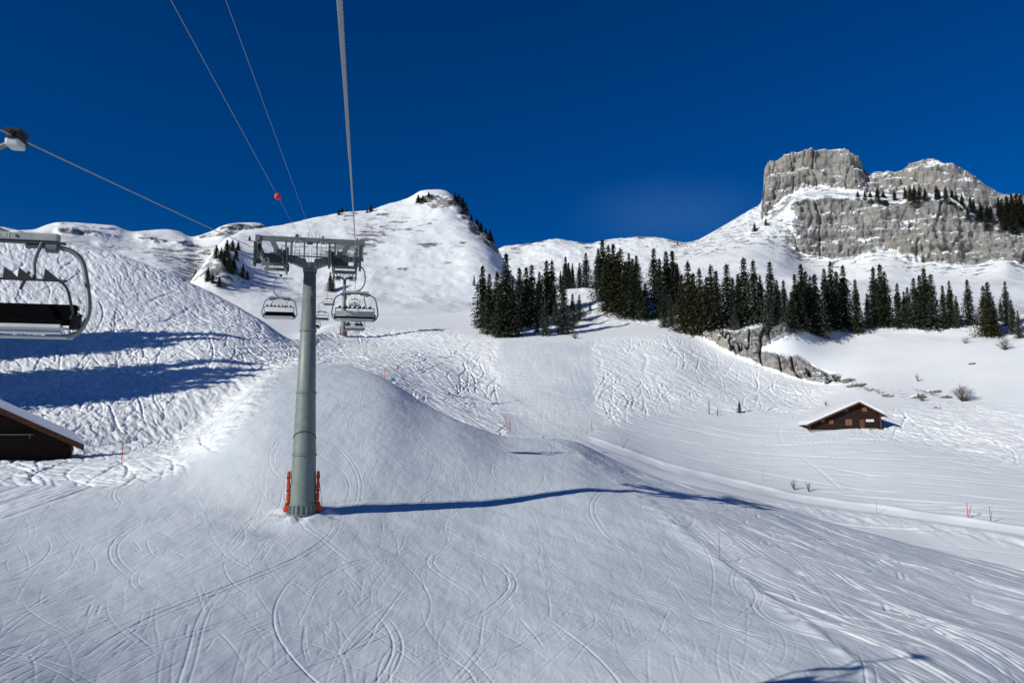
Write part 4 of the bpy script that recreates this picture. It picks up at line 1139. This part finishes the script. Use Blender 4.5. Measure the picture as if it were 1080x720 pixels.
    # work platform, rails, small ladders
    for s in (-1, 1):
        bm = bmesh.new()
        for x in (.75, 1.1): add_tube(bm, [(s * x, -.3, H + .6), (s * x, -.3, ZT - .1)], .03, 6)
        for k in range(7): add_tube(bm, [(s * .75, -.3, H + .8 + k * .27), (s * 1.1, -.3, H + .8 + k * .27)], .02, 5)
        obj('ladder', bm, M['galv'], t)
        bm = bmesh.new()
        for z in (.95, 1.45): add_tube(bm, [(s * .1, -.55, H + z + .1), (s * 2.0, -.55, H + z + .1)], .022, 6)
        for x in (.1, 1.4, 2.0): add_tube(bm, [(s * x, -.55, H + .5), (s * x, -.55, H + 1.6)], .022, 6)
        add_box(bm, (s * 1.0, -.45, H + .88), (2.0, .35, .04))
        obj('railing', bm, M['galv'], t)
    # sensors and antennae on the beam
    bm = bmesh.new()
    bm.free()
    for x, h in ((-.2, .5), (.35, .55), (.62, .4), (-.75, .2)):
        bm = bmesh.new(); add_tube(bm, [(x, 0, ZT + .1), (x, 0, ZT + .17 + h)], .02, 6); obj('antenna', bm, M['darksteel'], t)
    for c_, s_ in (((-1.0, 0, ZT + .29), (.22, .2, .24)), ((.85, 0, ZT + .25), (.14, .16, .16)), ((3.35, 0, ZT + .28), (.1, .1, .18)), ((-.05, -.25, ZT - .28), (.42, .2, .16))):
        bm = bmesh.new(); add_box(bm, c_, s_, None, .02); obj('sensor_box', bm, M['darksteel'], t)
    # sheave trains
    for s in (-1, 1):
        bm = bmesh.new()
        add_box(bm, (s * (HALF - .05), 0, ROPE_H - .55), (.1, 5.2, .22), None, .02)
        for y in (-1.7, 1.7): add_box(bm, (s * (HALF - .12), y, ROPE_H - .42), (.08, 1.7, .16), None, .02)
        for y in (-2.5, 2.5): add_box(bm, (s * (HALF + .02), y, ROPE_H - .85), (.1, .3, .9), None, .02)
        add_box(bm, (s * (HALF - .85), -.9, ROPE_H - 1.05), (1.7, .16, .22), None, .02)
        add_box(bm, (s * (HALF - .85), .9, ROPE_H - 1.05), (1.7, .16, .22), None, .02)
        add_box(bm, (s * 1.7, 0, ROPE_H - .75), (.12, 2.0, 1.3), None, .02)
        for x, y in ((1.5, -1.0), (1.95, -1.0), (2.45, -1.0)): add_box(bm, (s * x, y, ROPE_H - .45), (.08, .08, 1.25))
        add_box(bm, (s * 2.3, -1.05, ROPE_H - .25), (.9, .1, .08)); add_box(bm, (s * 2.3, -1.05, ROPE_H - .72), (.7, .2, .35), None, .03)
        sa = obj('sheave_assembly', bm, M['galv'], t)
        for k in range(8):
            y = -2.45 + k * .7
            bm = bmesh.new()
            m = Matrix.Rotation(math.pi / 2, 3, 'Y')
            r = bmesh.ops.create_cone(bm, cap_ends=True, radius1=.30, radius2=.30, depth=.16, segments=20); bmesh.ops.rotate(bm, verts=r['verts'], cent=(0, 0, 0), matrix=m)
            r2 = bmesh.ops.create_cone(bm, cap_ends=True, radius1=.09, radius2=.09, depth=.16, segments=12); bmesh.ops.rotate(bm, verts=r2['verts'], cent=(0, 0, 0), matrix=m)
            bmesh.ops.translate(bm, verts=bm.verts[:], vec=(s * HALF, y, ROPE_H - .27 + (.0 if s > 0 else 0)))
            obj('wheel', bm, M['rubber'], sa)
        for y in (-2.2, -1.6, -1.0, -.4, .2, .8):
            bm = bmesh.new(); r = bmesh.ops.create_cone(bm, cap_ends=True, radius1=.29, radius2=.29, depth=.2, segments=18); bmesh.ops.rotate(bm, verts=r['verts'], cent=(0, 0, 0), matrix=Matrix.Rotation(math.pi / 2, 3, 'Y'))
            bmesh.ops.translate(bm, verts=bm.verts[:], vec=(s * 1.66, y, ROPE_H - .55 - .05 * k_w(y))); obj('wheel', bm, M['rubber'], sa)
        # rope catcher plates hanging outside the wheels
        bm = bmesh.new()
        add_box(bm, (s * (HALF + .26), -2.6, ROPE_H - .75), (.16, .6, 1.7), None, .03); b2 = bmesh.new(); add_box(b2, (s * 2.35, -1.3, ROPE_H - .75), (.8, .35, .7), None, .05); add_box(b2, (s * 2.1, -1.35, ROPE_H - .3), (.35, .3, .5), None, .05); obj('brake_box', b2, M['darksteel'], sa); b2 = bmesh.new(); add_box(b2, (s * 1.42, -2.3, ROPE_H - .8), (.14, .5, 1.3), None, .03); obj('guard_plate', b2, M['darksteel'], sa); add_box(bm, (s * (HALF + .1), -2.85, ROPE_H - .9), (.42, .06, .5), None, .02)
        add_box(bm, (s * (HALF - .02), -2.7, ROPE_H - 1.25), (.32, .06, .35), None, .02)
        obj('rope_catcher', bm, M['darksteel'], sa)
    return t
tower = lift_tower()
tower2 = copy_tree(tower)
h2 = Z2 - ground_z(P2.x, P2.y)
tower2.location = (P2.x, P2.y, Z2 - h2 - 0.2); k2 = (h2 + .2) / ROPE_H; tower2.scale = (min(1, k2),) * 2 + (k2,)
tower2['label'] = 'small distant chairlift mast seen behind the near tower and its chairs'

for side, lab in ((1, 'thick grey steel rope running overhead to the right sheaves of the tower'), (-1, 'thin steel rope crossing from the left chair to the left sheaves')):
    bm = bmesh.new()
    ts = list(np.linspace(-30, T_T, 40)) + list(np.linspace(T_T, 420, 60))[1:]
    pts = [rope_pt(t, side) for t in ts]
    add_tube(bm, pts, .020, 10)
    o = obj('haul_rope', bm, M['rope'], None, True); tag(o, lab, 'rope', 'haul ropes of the chairlift')
    if side > 0:
        # strands laid round the rope
        bm = bmesh.new()
        for k in range(5):
            sp = []
            for i in range(900):
                t = 1.5 + i * .013; c = rope_pt(t, side); a = i * .16 + k * 2 * math.pi / 5
                nx = L2; nz = Vector((0, 0, 1))
                sp.append(c + nx * math.cos(a) * .015 + nz * math.sin(a) * .015)
            add_tube(bm, sp, .0105, 5)
        obj('strand', bm, M['rope'], o, True)

# the two thin line cables above
def ray_on_line(u, v, lat):
    yv = (360 - v) / F; X, Y, Z = (u - 540) / F, CP - yv * SP, SP + yv * CP
    # solve t: (D2*t + L2*lat) parallel to (X, Y)
    q = X / Y
    t = (q * L2.y * lat - L2.x * lat) / (D2.x - q * D2.y)
    p = D2 * t + L2 * lat
    return t, Vector((p.x, p.y, p.y * Z / Y))
for i, (u0_, xe, lab) in enumerate(((180, -.75, 'thin line cable above the lift carrying the red marker ball'), (238, 0.15, 'thinner line cable to the right of the red marker ball'))):
    lat = TB.dot(L2) + xe
    t0, p0 = ray_on_line(u0_, 0, lat)
    end = TB + L2 * xe + Vector((0, 0, 19.9))
    e0 = end
    slope = (e0.z - p0.z) / (T_T - t0)
    bm = bmesh.new()
    pts = []
    for t in np.linspace(-30, T_T, 60):
        p = D2 * t + L2 * lat; s = T_T - t
        pts.append(Vector((p.x, p.y, e0.z - slope * s)))
    e2 = P2 + L2 * xe + Vector((0, 0, 0)); zt = Z2 + 1.2
    for q in np.linspace(0, 1, 40)[1:]:
        p = D2 * (T_T + q * (T2 - T_T)) + L2 * lat
        pts.append(Vector((p.x, p.y, e0.z + (zt - e0.z) * (.45 * q + .55 * q * q))))
    add_tube(bm, pts, .010 if i == 0 else .008, 6)
    o = obj('line_cable', bm, M['rope'], None, True); tag(o, lab, 'cable', 'line cables of the chairlift')
    if i == 0:
        tb, pb = ray_on_line(293, 205, lat); pb.z = e0.z - slope * (T_T - tb)
        bm = bmesh.new(); bmesh.ops.create_uvsphere(bm, u_segments=24, v_segments=16, radius=.17)
        add_tube(bm, [(-.03, -.2, -.035), (.03, .2, .035)], .03, 8)
        b = obj('marker_ball', bm, M['red'], None, True); b.location = pb
        tag(b, 'red marker ball on the thin cable against the blue sky', 'marker ball')

def lift_chair(side, s_out):
    """chair hanging from z = 0; it faces -y; s_out is the side the hanger arm bows to"""
    t = thing('lift_chair', 'chair of the lift', 'lift chair', (0, 0, 0), 0, 'chairs of the chairlift')
    bm = bmesh.new()
    add_box(bm, (0, 0, -.02), (.18, .52, .17), None, .04); add_box(bm, (.02, .05, .10), (.2, .4, .08), None, .03)
    add_tube(bm, [(0, -.42, 0), (0, .42, 0)], .055, 10)
    g = obj('grip', bm, M['rubber'], t)
    bm = bmesh.new(); add_box(bm, (0, -.05, -.16), (.24, .36, .14), None, .04); obj('grip_spring', bm, M['alu'], g)
    bm = bmesh.new(); o = s_out
    add_tube(bm, bezier([(0, 0, -.1), (o * .22, 0, -.18), (o * .50, 0, -.42), (o * .60, 0, -.9), (o * .56, 0, -1.4), (o * .34, 0, -1.75), (0, 0, -1.93)], 6), .05, 10)
    obj('hanger_arm', bm, M['galv'], t)
    bm = bmesh.new()
    add_box(bm, (0, 0, -1.97), (1.75, .20, .15), None, .03)
    bmx = obj('top_beam', bm, M['galv_l'], t)
    for q in (-.17, .17):
        bm = bmesh.new(); add_tube(bm, [(q, -.099, -1.975), (q, -.112, -1.975)], .028, 10); obj('bolt', bm, M['darksteel'], bmx)
    bm = bmesh.new(); add_box(bm, (0, -.02, -2.075), (2.0, .10, .045)); obj('lower_rail', bm, M['darksteel'], t)
    for s in (-1, 1):
        bm = bmesh.new()
        add_tube(bm, bezier([(s * .3, .02, -2.14), (s * .75, .02, -2.14), (s * 1.08, .02, -2.20), (s * 1.30, .02, -2.40), (s * 1.42, .0, -2.85), (s * 1.50, -.05, -3.30), (s * 1.47, -.05, -3.55), (s * 1.32, -.0, -3.80), (s * 1.12, .05, -3.88)], 6), .047, 12)
        obj('side_frame', bm, M['galv'], t)
        bm = bmesh.new(); add_tube(bm, [(s * .66, .02, -2.16), (s * .86, .02, -2.16)], .10, 14); obj('damper', bm, M['galv'], t)
        bm = bmesh.new(); add_tube(bm, bezier([(s * .60, -.04, -2.06), (s * .58, -.2, -2.35), (s * .66, -.5, -2.6), (s * .76, -.7, -2.93)], 5), .032, 8); obj('bar_lever', bm, M['galv'], t)
    bm = bmesh.new()
    add_tube(bm, bezier([(-1.26, -.1, -3.55), (-1.27, -.5, -3.1), (-1.22, -.72, -2.96), (-1.1, -.72, -2.93), (1.1, -.72, -2.93), (1.22, -.72, -2.96), (1.27, -.5, -3.1), (1.26, -.1, -3.55)], 5), .026, 8)
    rb = obj('restraint_bar', bm, M['darksteel'], t)
    for x in (-1.0, -.6, -.33, 0, .33, .57, 1.0):
        bm = bmesh.new()
        vs = [bm.verts.new(p) for p in ((x - .08, -.76, -2.95), (x + .20, -.76, -2.93), (x - .06, -.76, -2.72), (x - .08, -.68, -2.95), (x + .20, -.68, -2.93), (x - .06, -.68, -2.72))]
        bm.faces.new((vs[0], vs[1], vs[2])); bm.faces.new((vs[3], vs[5], vs[4]))
        for a, b in ((0, 1), (1, 2), (2, 0)): bm.faces.new((vs[a], vs[b], vs[b + 3], vs[a + 3]))
        obj('knee_pad', bm, M['rubber'], rb)
    bm = bmesh.new(); add_bar(bm, (.68, -.74, -2.78), (.55, -.74, -3.12), .04, .04); obj('handle', bm, M['rubber'], rb)
    bm = bmesh.new(); add_box(bm, (0, .12, -3.42), (2.46, .11, .34), Matrix.Rotation(R(-10), 3, 'X'), .03); 
    bk = obj('backrest', bm, M['cushion'], t)
    bm = bmesh.new()
    for k in range(3): add_box(bm, (0, .215, -3.30 - .13 * k), (2.5, .03, .105), None, .01)
    obj('back_panel', bm, M['alu'], t)
    bm = bmesh.new(); add_box(bm, (0, -.16, -3.64), (2.4, .5, .11), Matrix.Rotation(R(8), 3, 'X'), .04)
    obj('seat', bm, M['cushion'], t)
    bm = bmesh.new()
    for k, (y_, z_) in enumerate(((-.40, -3.74), (-.34, -3.845))): add_box(bm, (-.05, y_, z_), (2.38, .035, .08), Matrix.Rotation(R(-25), 3, 'X'), .008)
    for k in range(3): add_box(bm, (-.05, -.24 + .14 * k, -3.74), (2.38, .11, .03), None, .008)
    add_tube(bm, [(-1.2, .1, -3.90), (1.2, .1, -3.90)], .03, 8)
    obj('seat_slats', bm, M['alu'], t)
    for s in (-1, 1):
        bm = bmesh.new(); add_box(bm, (s * 1.28, -.05, -3.62), (.14, .28, .26), None, .04); add_tube(bm, [(s * 1.2, -.05, -3.75), (s * 1.36, -.05, -3.45)], .05, 8)
        obj('hinge_block', bm, M['rubber'], t)
    return t, bmx
# hanger arms bow outwards, away from the tower
down, beam0 = lift_chair(-1, -1)
up, beam1 = lift_chair(1, -1)
def put_chair(src, t, side, label, scale=1.0, first=False):
    o = src if first else copy_tree(src)
    P = rope_pt(t, side)
    o.location = P; o.rotation_euler = (0, 0, LRZ + (math.pi if side > 0 else 0)); o.scale = (scale,) * 3
    o['label'] = label
    return o
T_NEAR = 15.95
near_chair = put_chair(down, T_NEAR, -1, 'large empty chair coming down at the left edge of the picture', first=True)
far_left = put_chair(down, 70, -1, 'empty chair just left of the tower mast, below the left sheaves')
near_up = put_chair(up, 60, 1, 'nearest chair going up, seen from behind right of the tower mast', 1.18, first=True)
occ = put_chair(up, 108, 1, 'chair carrying three skiers, half hidden behind the nearest uphill chair')
for t_, lab in ((158, 'small uphill chair seen above the one carrying skiers'), (206, 'tiny uphill chair close to the distant mast')):
    put_chair(up, t_, 1, lab)
for t_, lab in ((120, 'small empty downhill chair just right of the tower mast'), (160, 'smaller downhill chair partly hidden behind the tower mast'), (205, 'tiny downhill chair left of the distant mast')):
    put_chair(down, t_, -1, lab)
# plate lettering on the near chair's top beam
cu = bpy.data.curves.new('chair_number', 'FONT'); cu.body = '91'; cu.size = .13; cu.extrude = .002; cu.align_x = 'CENTER'
_t = bpy.data.objects.new('tmp', cu); C.objects.link(_t)
bpy.context.view_layer.update()
_me = bpy.data.meshes.new_from_object(_t.evaluated_get(bpy.context.evaluated_depsgraph_get())); bpy.data.objects.remove(_t); bpy.data.curves.remove(cu)
_me.materials.clear(); _me.materials.append(M['white'])
tx = bpy.data.objects.new('chair_number', _me); C.objects.link(tx); tx.parent = [c for c in near_chair.children if c.name.startswith('top_beam')][0]
tx.location = (.0, -.103, -2.01); tx.rotation_euler = (R(90), 0, 0)

# seated skiers on the occupied chair
def skier(x, mat, label, hat):
    S = {'pelvis': (0, 0, 0), 'belly': (0, .05, .22), 'chest': (0, .06, .46), 'neck': (0, .02, .62), 'head': (0, -.01, .72), 'crown': (0, -.01, .84)}
    me = bpy.data.meshes.new('person'); bm = bmesh.new()
    vv = {k: bm.verts.new(p) for k, p in S.items()}
    ed = [('pelvis', 'belly'), ('belly', 'chest'), ('chest', 'neck'), ('neck', 'head'), ('head', 'crown')]
    rad = {'pelvis': .17, 'belly': .16, 'chest': .18, 'neck': .075, 'head': .115, 'crown': .09}
    for s in (-1, 1):
        n = 'l' if s < 0 else 'r'
        for k, p, r_ in (('sho', (s * .19, .04, .52), .09), ('elb', (s * .27, -.08, .26), .065), ('wri', (s * .18, -.32, .22), .05), ('hand', (s * .15, -.41, .23), .05),
                         ('hip', (s * .11, -.08, -.02), .12), ('knee', (s * .14, -.48, .0), .085), ('ank', (s * .15, -.50, -.42), .065), ('toe', (s * .15, -.70, -.50), .06)):
            vv[k + n] = bm.verts.new(p); rad[k + n] = r_
        ed += [('chest', 'sho' + n), ('sho' + n, 'elb' + n), ('elb' + n, 'wri' + n), ('wri' + n, 'hand' + n), ('pelvis', 'hip' + n), ('hip' + n, 'knee' + n), ('knee' + n, 'ank' + n), ('ank' + n, 'toe' + n)]
    for a, b in ed: bm.edges.new((vv[a], vv[b]))
    bm.verts.index_update(); names = list(vv)
    bm.to_mesh(me); bm.free()
    o = bpy.data.objects.new('person', me); C.objects.link(o)
    sk = o.modifiers.new('skin', 'SKIN')
    for i, n in enumerate(names):
        me.skin_vertices[0].data[i].radius = (rad[n], rad[n])
        me.skin_vertices[0].data[i].use_root = (n == 'pelvis')
    ss = o.modifiers.new('sub', 'SUBSURF'); ss.levels = 1; ss.render_levels = 1
    me.materials.append(M[mat])
    bm = bmesh.new(); bmesh.ops.create_uvsphere(bm, u_segments=16, v_segments=10, radius=.155)
    for v in bm.verts: v.co.z = v.co.z * .95 if v.co.z > -.06 else -.06
    bmesh.ops.translate(bm, verts=bm.verts[:], vec=(0, -.0, .80)); h = obj('helmet', bm, M[hat], o, True)
    k = occ.location; rz = occ.rotation_euler.z
    off = Matrix.Rotation(rz, 3, 'Z') @ Vector((x, -.12, -3.42))
    o.location = k + off; o.rotation_euler = (0, 0, rz)
    tag(o, label, 'person', 'skiers riding the chair')
    bm = bmesh.new()
    for s in (-1, 1):
        for yy in range(6):
            a = -1.45 + yy * .3
            add_box(bm, (s * .15, a + .15, -.58 + (.06 if yy == 0 else 0)), (.09, .30, .02), Matrix.Rotation(R(-12 if yy == 0 else 0), 3, 'X'))
        add_box(bm, (s * .15, -.62, -.55), (.08, .3, .06), None, .01)
    sk_ = obj('pair_of_skis', bm, M['red'] if hat == 'helmet' else M['rubber']); sk_.location = o.location; sk_.rotation_euler = (R(-4), 0, rz)
    tag(sk_, 'skis under the ' + label.split(' seated')[0] + ' seated' + label.split(' seated')[1].replace(' of the shared chair', ''), 'skis', 'skis on the chair')
    return o
skier(.85, 'jacket_b', 'skier in black seated alone on the left side of the chair', 'helmet')
skier(-.35, 'jacket_a', 'skier in dark blue seated in the middle of the chair', 'rubber')
skier(-.90, 'jacket_b', 'skier in black seated at the right end of the chair', 'helmet')

# ------------------------------------------------------------------ the two huts
def prism(bm, prof, y0, y1, n=1, jitter=None):
    """profile in x-z swept along y"""
    rings = []
    for k in range(n + 1):
        y = y0 + (y1 - y0) * k / n
        rings.append([bm.verts.new(Vector((x, y, z)) + (jitter(x, y, z) if jitter else Vector())) for x, z in prof])
    m = len(prof)
    for a, b in zip(rings, rings[1:]):
        for i in range(m): bm.faces.new((a[i], a[(i + 1) % m], b[(i + 1) % m], b[i]))
    bm.faces.new(rings[0]); bm.faces.new(rings[-1][::-1])

def hut(name, label, P, rz, xl, xr, zl, zr, zridge, depth, over, snow_t, windows, fascia_h=.30):
    t = thing(name, label, 'hut', P, rz)
    wall_l, wall_r = xl + over, xr - over
    sl = (zridge - zl) / (0 - xl); sr = (zridge - zr) / xr
    def roof_z(x): return zridge + sl * x if x < 0 else zridge - sr * x
    # log walls
    bm = bmesh.new()
    prism(bm, [(wall_l, -1.5), (wall_r, -1.5), (wall_r, roof_z(wall_r) - .25), (0, zridge - .25), (wall_l, roof_z(wall_l) - .25)], 0, depth)
    zz = 0.1
    while zz < zridge - .6:
        lo = wall_l if roof_z(wall_l) - .35 > zz else (zz - zridge + .35) / sl
        hi = wall_r if roof_z(wall_r) - .35 > zz else (zridge - .35 - zz) / sr
        add_tube(bm, [(lo + .05, -.02, zz), (hi - .05, -.02, zz)], .115, 8)
        zz += .235
    obj('wall', bm, M['wood'], t)
    bm = bmesh.new(); add_box(bm, ((wall_l + wall_r) / 2, -.06, -.35), (wall_r - wall_l + .2, .25, .9), None, .04); obj('foundation', bm, M['stone'], t)
    # roof boards
    bm = bmesh.new()
    th = .14
    prism(bm, [(xl, zl), (0, zridge), (xr, zr), (xr, zr - th), (0, zridge - th), (xl, zl - th)], -1.0, depth + .7)
    for k in range(9):
        y = .4 + k * depth / 9
    rf = obj('roof', bm, M['wood'], t)
    bm = bmesh.new()
    for (xa, za), (xb, zb) in (((xl, zl), (0, zridge)), ((0, zridge), (xr, zr))):
        prism(bm, [(xa, za - .02), (xb, zb - .02), (xb, zb - fascia_h - .02), (xa, za - fascia_h - .02)], -1.06, -1.003)
    obj('fascia', bm, M['fascia'], rf)
    for x in (xl * .55, 0, xr * .55):
        bm = bmesh.new(); add_box(bm, (x, -.5, roof_z(x) - .32), (.2, 1.0, .22)); obj('purlin', bm, M['fascia'], rf)
    # snow lying on the roof with a rounded edge
    def jit(x, y, z):
        return Vector((0, 0, .12 * float(vnoise2(np.array(x * .5), np.array(y * .8), 3)) - .06)) if z > roof_z(x) + .1 else Vector()
    top = []
    N = 16
    for k in range(N + 1):
        x = xl - .12 + (xr - xl + .24) * k / N
        e = min((x - (xl - .12)) / .9, (xr + .12 - x) / .9, 1); e = math.sqrt(max(0, 1 - (1 - max(e, 0)) ** 2))
        top.append((x, roof_z(x) + .01 + snow_t * (.12 + .88 * e)))
    bm = bmesh.new()
    prism(bm, top + [(xr, zr + .006), (0, zridge + .006), (xl, zl + .006)], -1.02, depth + .72, 10, jit)
    obj('roof_snow', bm, M['roofsnow'], rf)
    # corner posts and door / windows
    for x in (wall_l + .1, wall_r - .1):
        bm = bmesh.new(); add_box(bm, (x, -.14, roof_z(x) / 2 - .2), (.22, .2, roof_z(x) - .3), None, .02); obj('corner_post', bm, M['fascia'], t)
    for (x, z, w, h, kind) in windows:
        if kind == 'board':
            bm = bmesh.new(); add_box(bm, (x, -.2, z), (w, .08, h), None, .01)
            for k in range(int(w / .22)): add_box(bm, (x - w / 2 + .11 + k * .22, -.25, z), (.05, .03, h * .9))
            obj('balcony_rail', bm, M['white'], t); continue
        if kind == 'bench':
            bm = bmesh.new(); add_box(bm, (x, -.45, z), (w, .35, h), None, .01)
            for q in (-.45, .45): add_box(bm, (x + q * w, -.45, z - .2), (.08, .3, .4))
            obj('ledge', bm, M['stone'], t); continue
        if kind == 'door':
            bm = bmesh.new(); add_box(bm, (x, -.16, z), (w, .08, h), None, .01); d = obj('door', bm, M['fascia'], t)
            for k in range(4): pass
            bm = bmesh.new(); add_box(bm, (x + w * .36, -.22, z), (.05, .06, .14)); obj('handle', bm, M['darksteel'], d); continue
        bm = bmesh.new()
        for s in (-1, 1): add_box(bm, (x + s * w / 2, -.17, z), (.07, .08, h + .07)); add_box(bm, (x, -.172, z + s * h / 2), (w, .08, .07))
        wd = obj('window', bm, M['shutter'], t)
        bm = bmesh.new()
        if kind == 'glass':
            add_box(bm, (x, -.14, z), (w - .06, .03, h - .06)); obj('pane', bm, M['glass'], wd)
        else:
            for s in (-1, 1): add_box(bm, (x + s * w * .25, -.15, z), (w * .46, .04, h - .08), None, .008)
            obj('shutter', bm, M['shutter'], wd)
    return t
HP = on_ground(905, 451, 5.2, 7.2)
hut('log_hut', 'dark brown log hut with a snow-covered roof on the right slope', HP + Vector((0.3, 0, -.40)), R(-10), -10.3, 5.0, 1.1, 2.9, 5.7, 9.5, .9, .42,
    [(1.1, 4.15, .8, .75, 'shutter'), (-2.3, 4.05, .6, .6, 'glass'), (-2.0, 1.6, 1.2, 1.15, 'shutter'), (-5.3, 1.7, .7, .75, 'shutter'), (-6.9, 1.9, .6, .6, 'shutter'),
     (2.0, 1.95, 1.5, .5, 'board'), (.55, 1.2, .9, 1.9, 'door'), (2.0, .35, 1.6, .22, 'bench')], .34)
BP = on_ground(-14, 486, 2, 3.9)
hut('barn', 'dark wooden barn with red-brown verge and thick roof snow at the left edge', BP + Vector((0, 0, -.1)), R(34), -8.6, 8.9, 1.9, 1.75, 6.2, 10.0, 1.0, .85,
    [(-2.5, 1.2, 1.2, 2.2, 'door'), (-5, 1.5, .9, .8, 'shutter'), (1.2, 2.9, 5.6, .10, 'bench'), (.8, .12, 5.0, .2, 'bench')], .62)
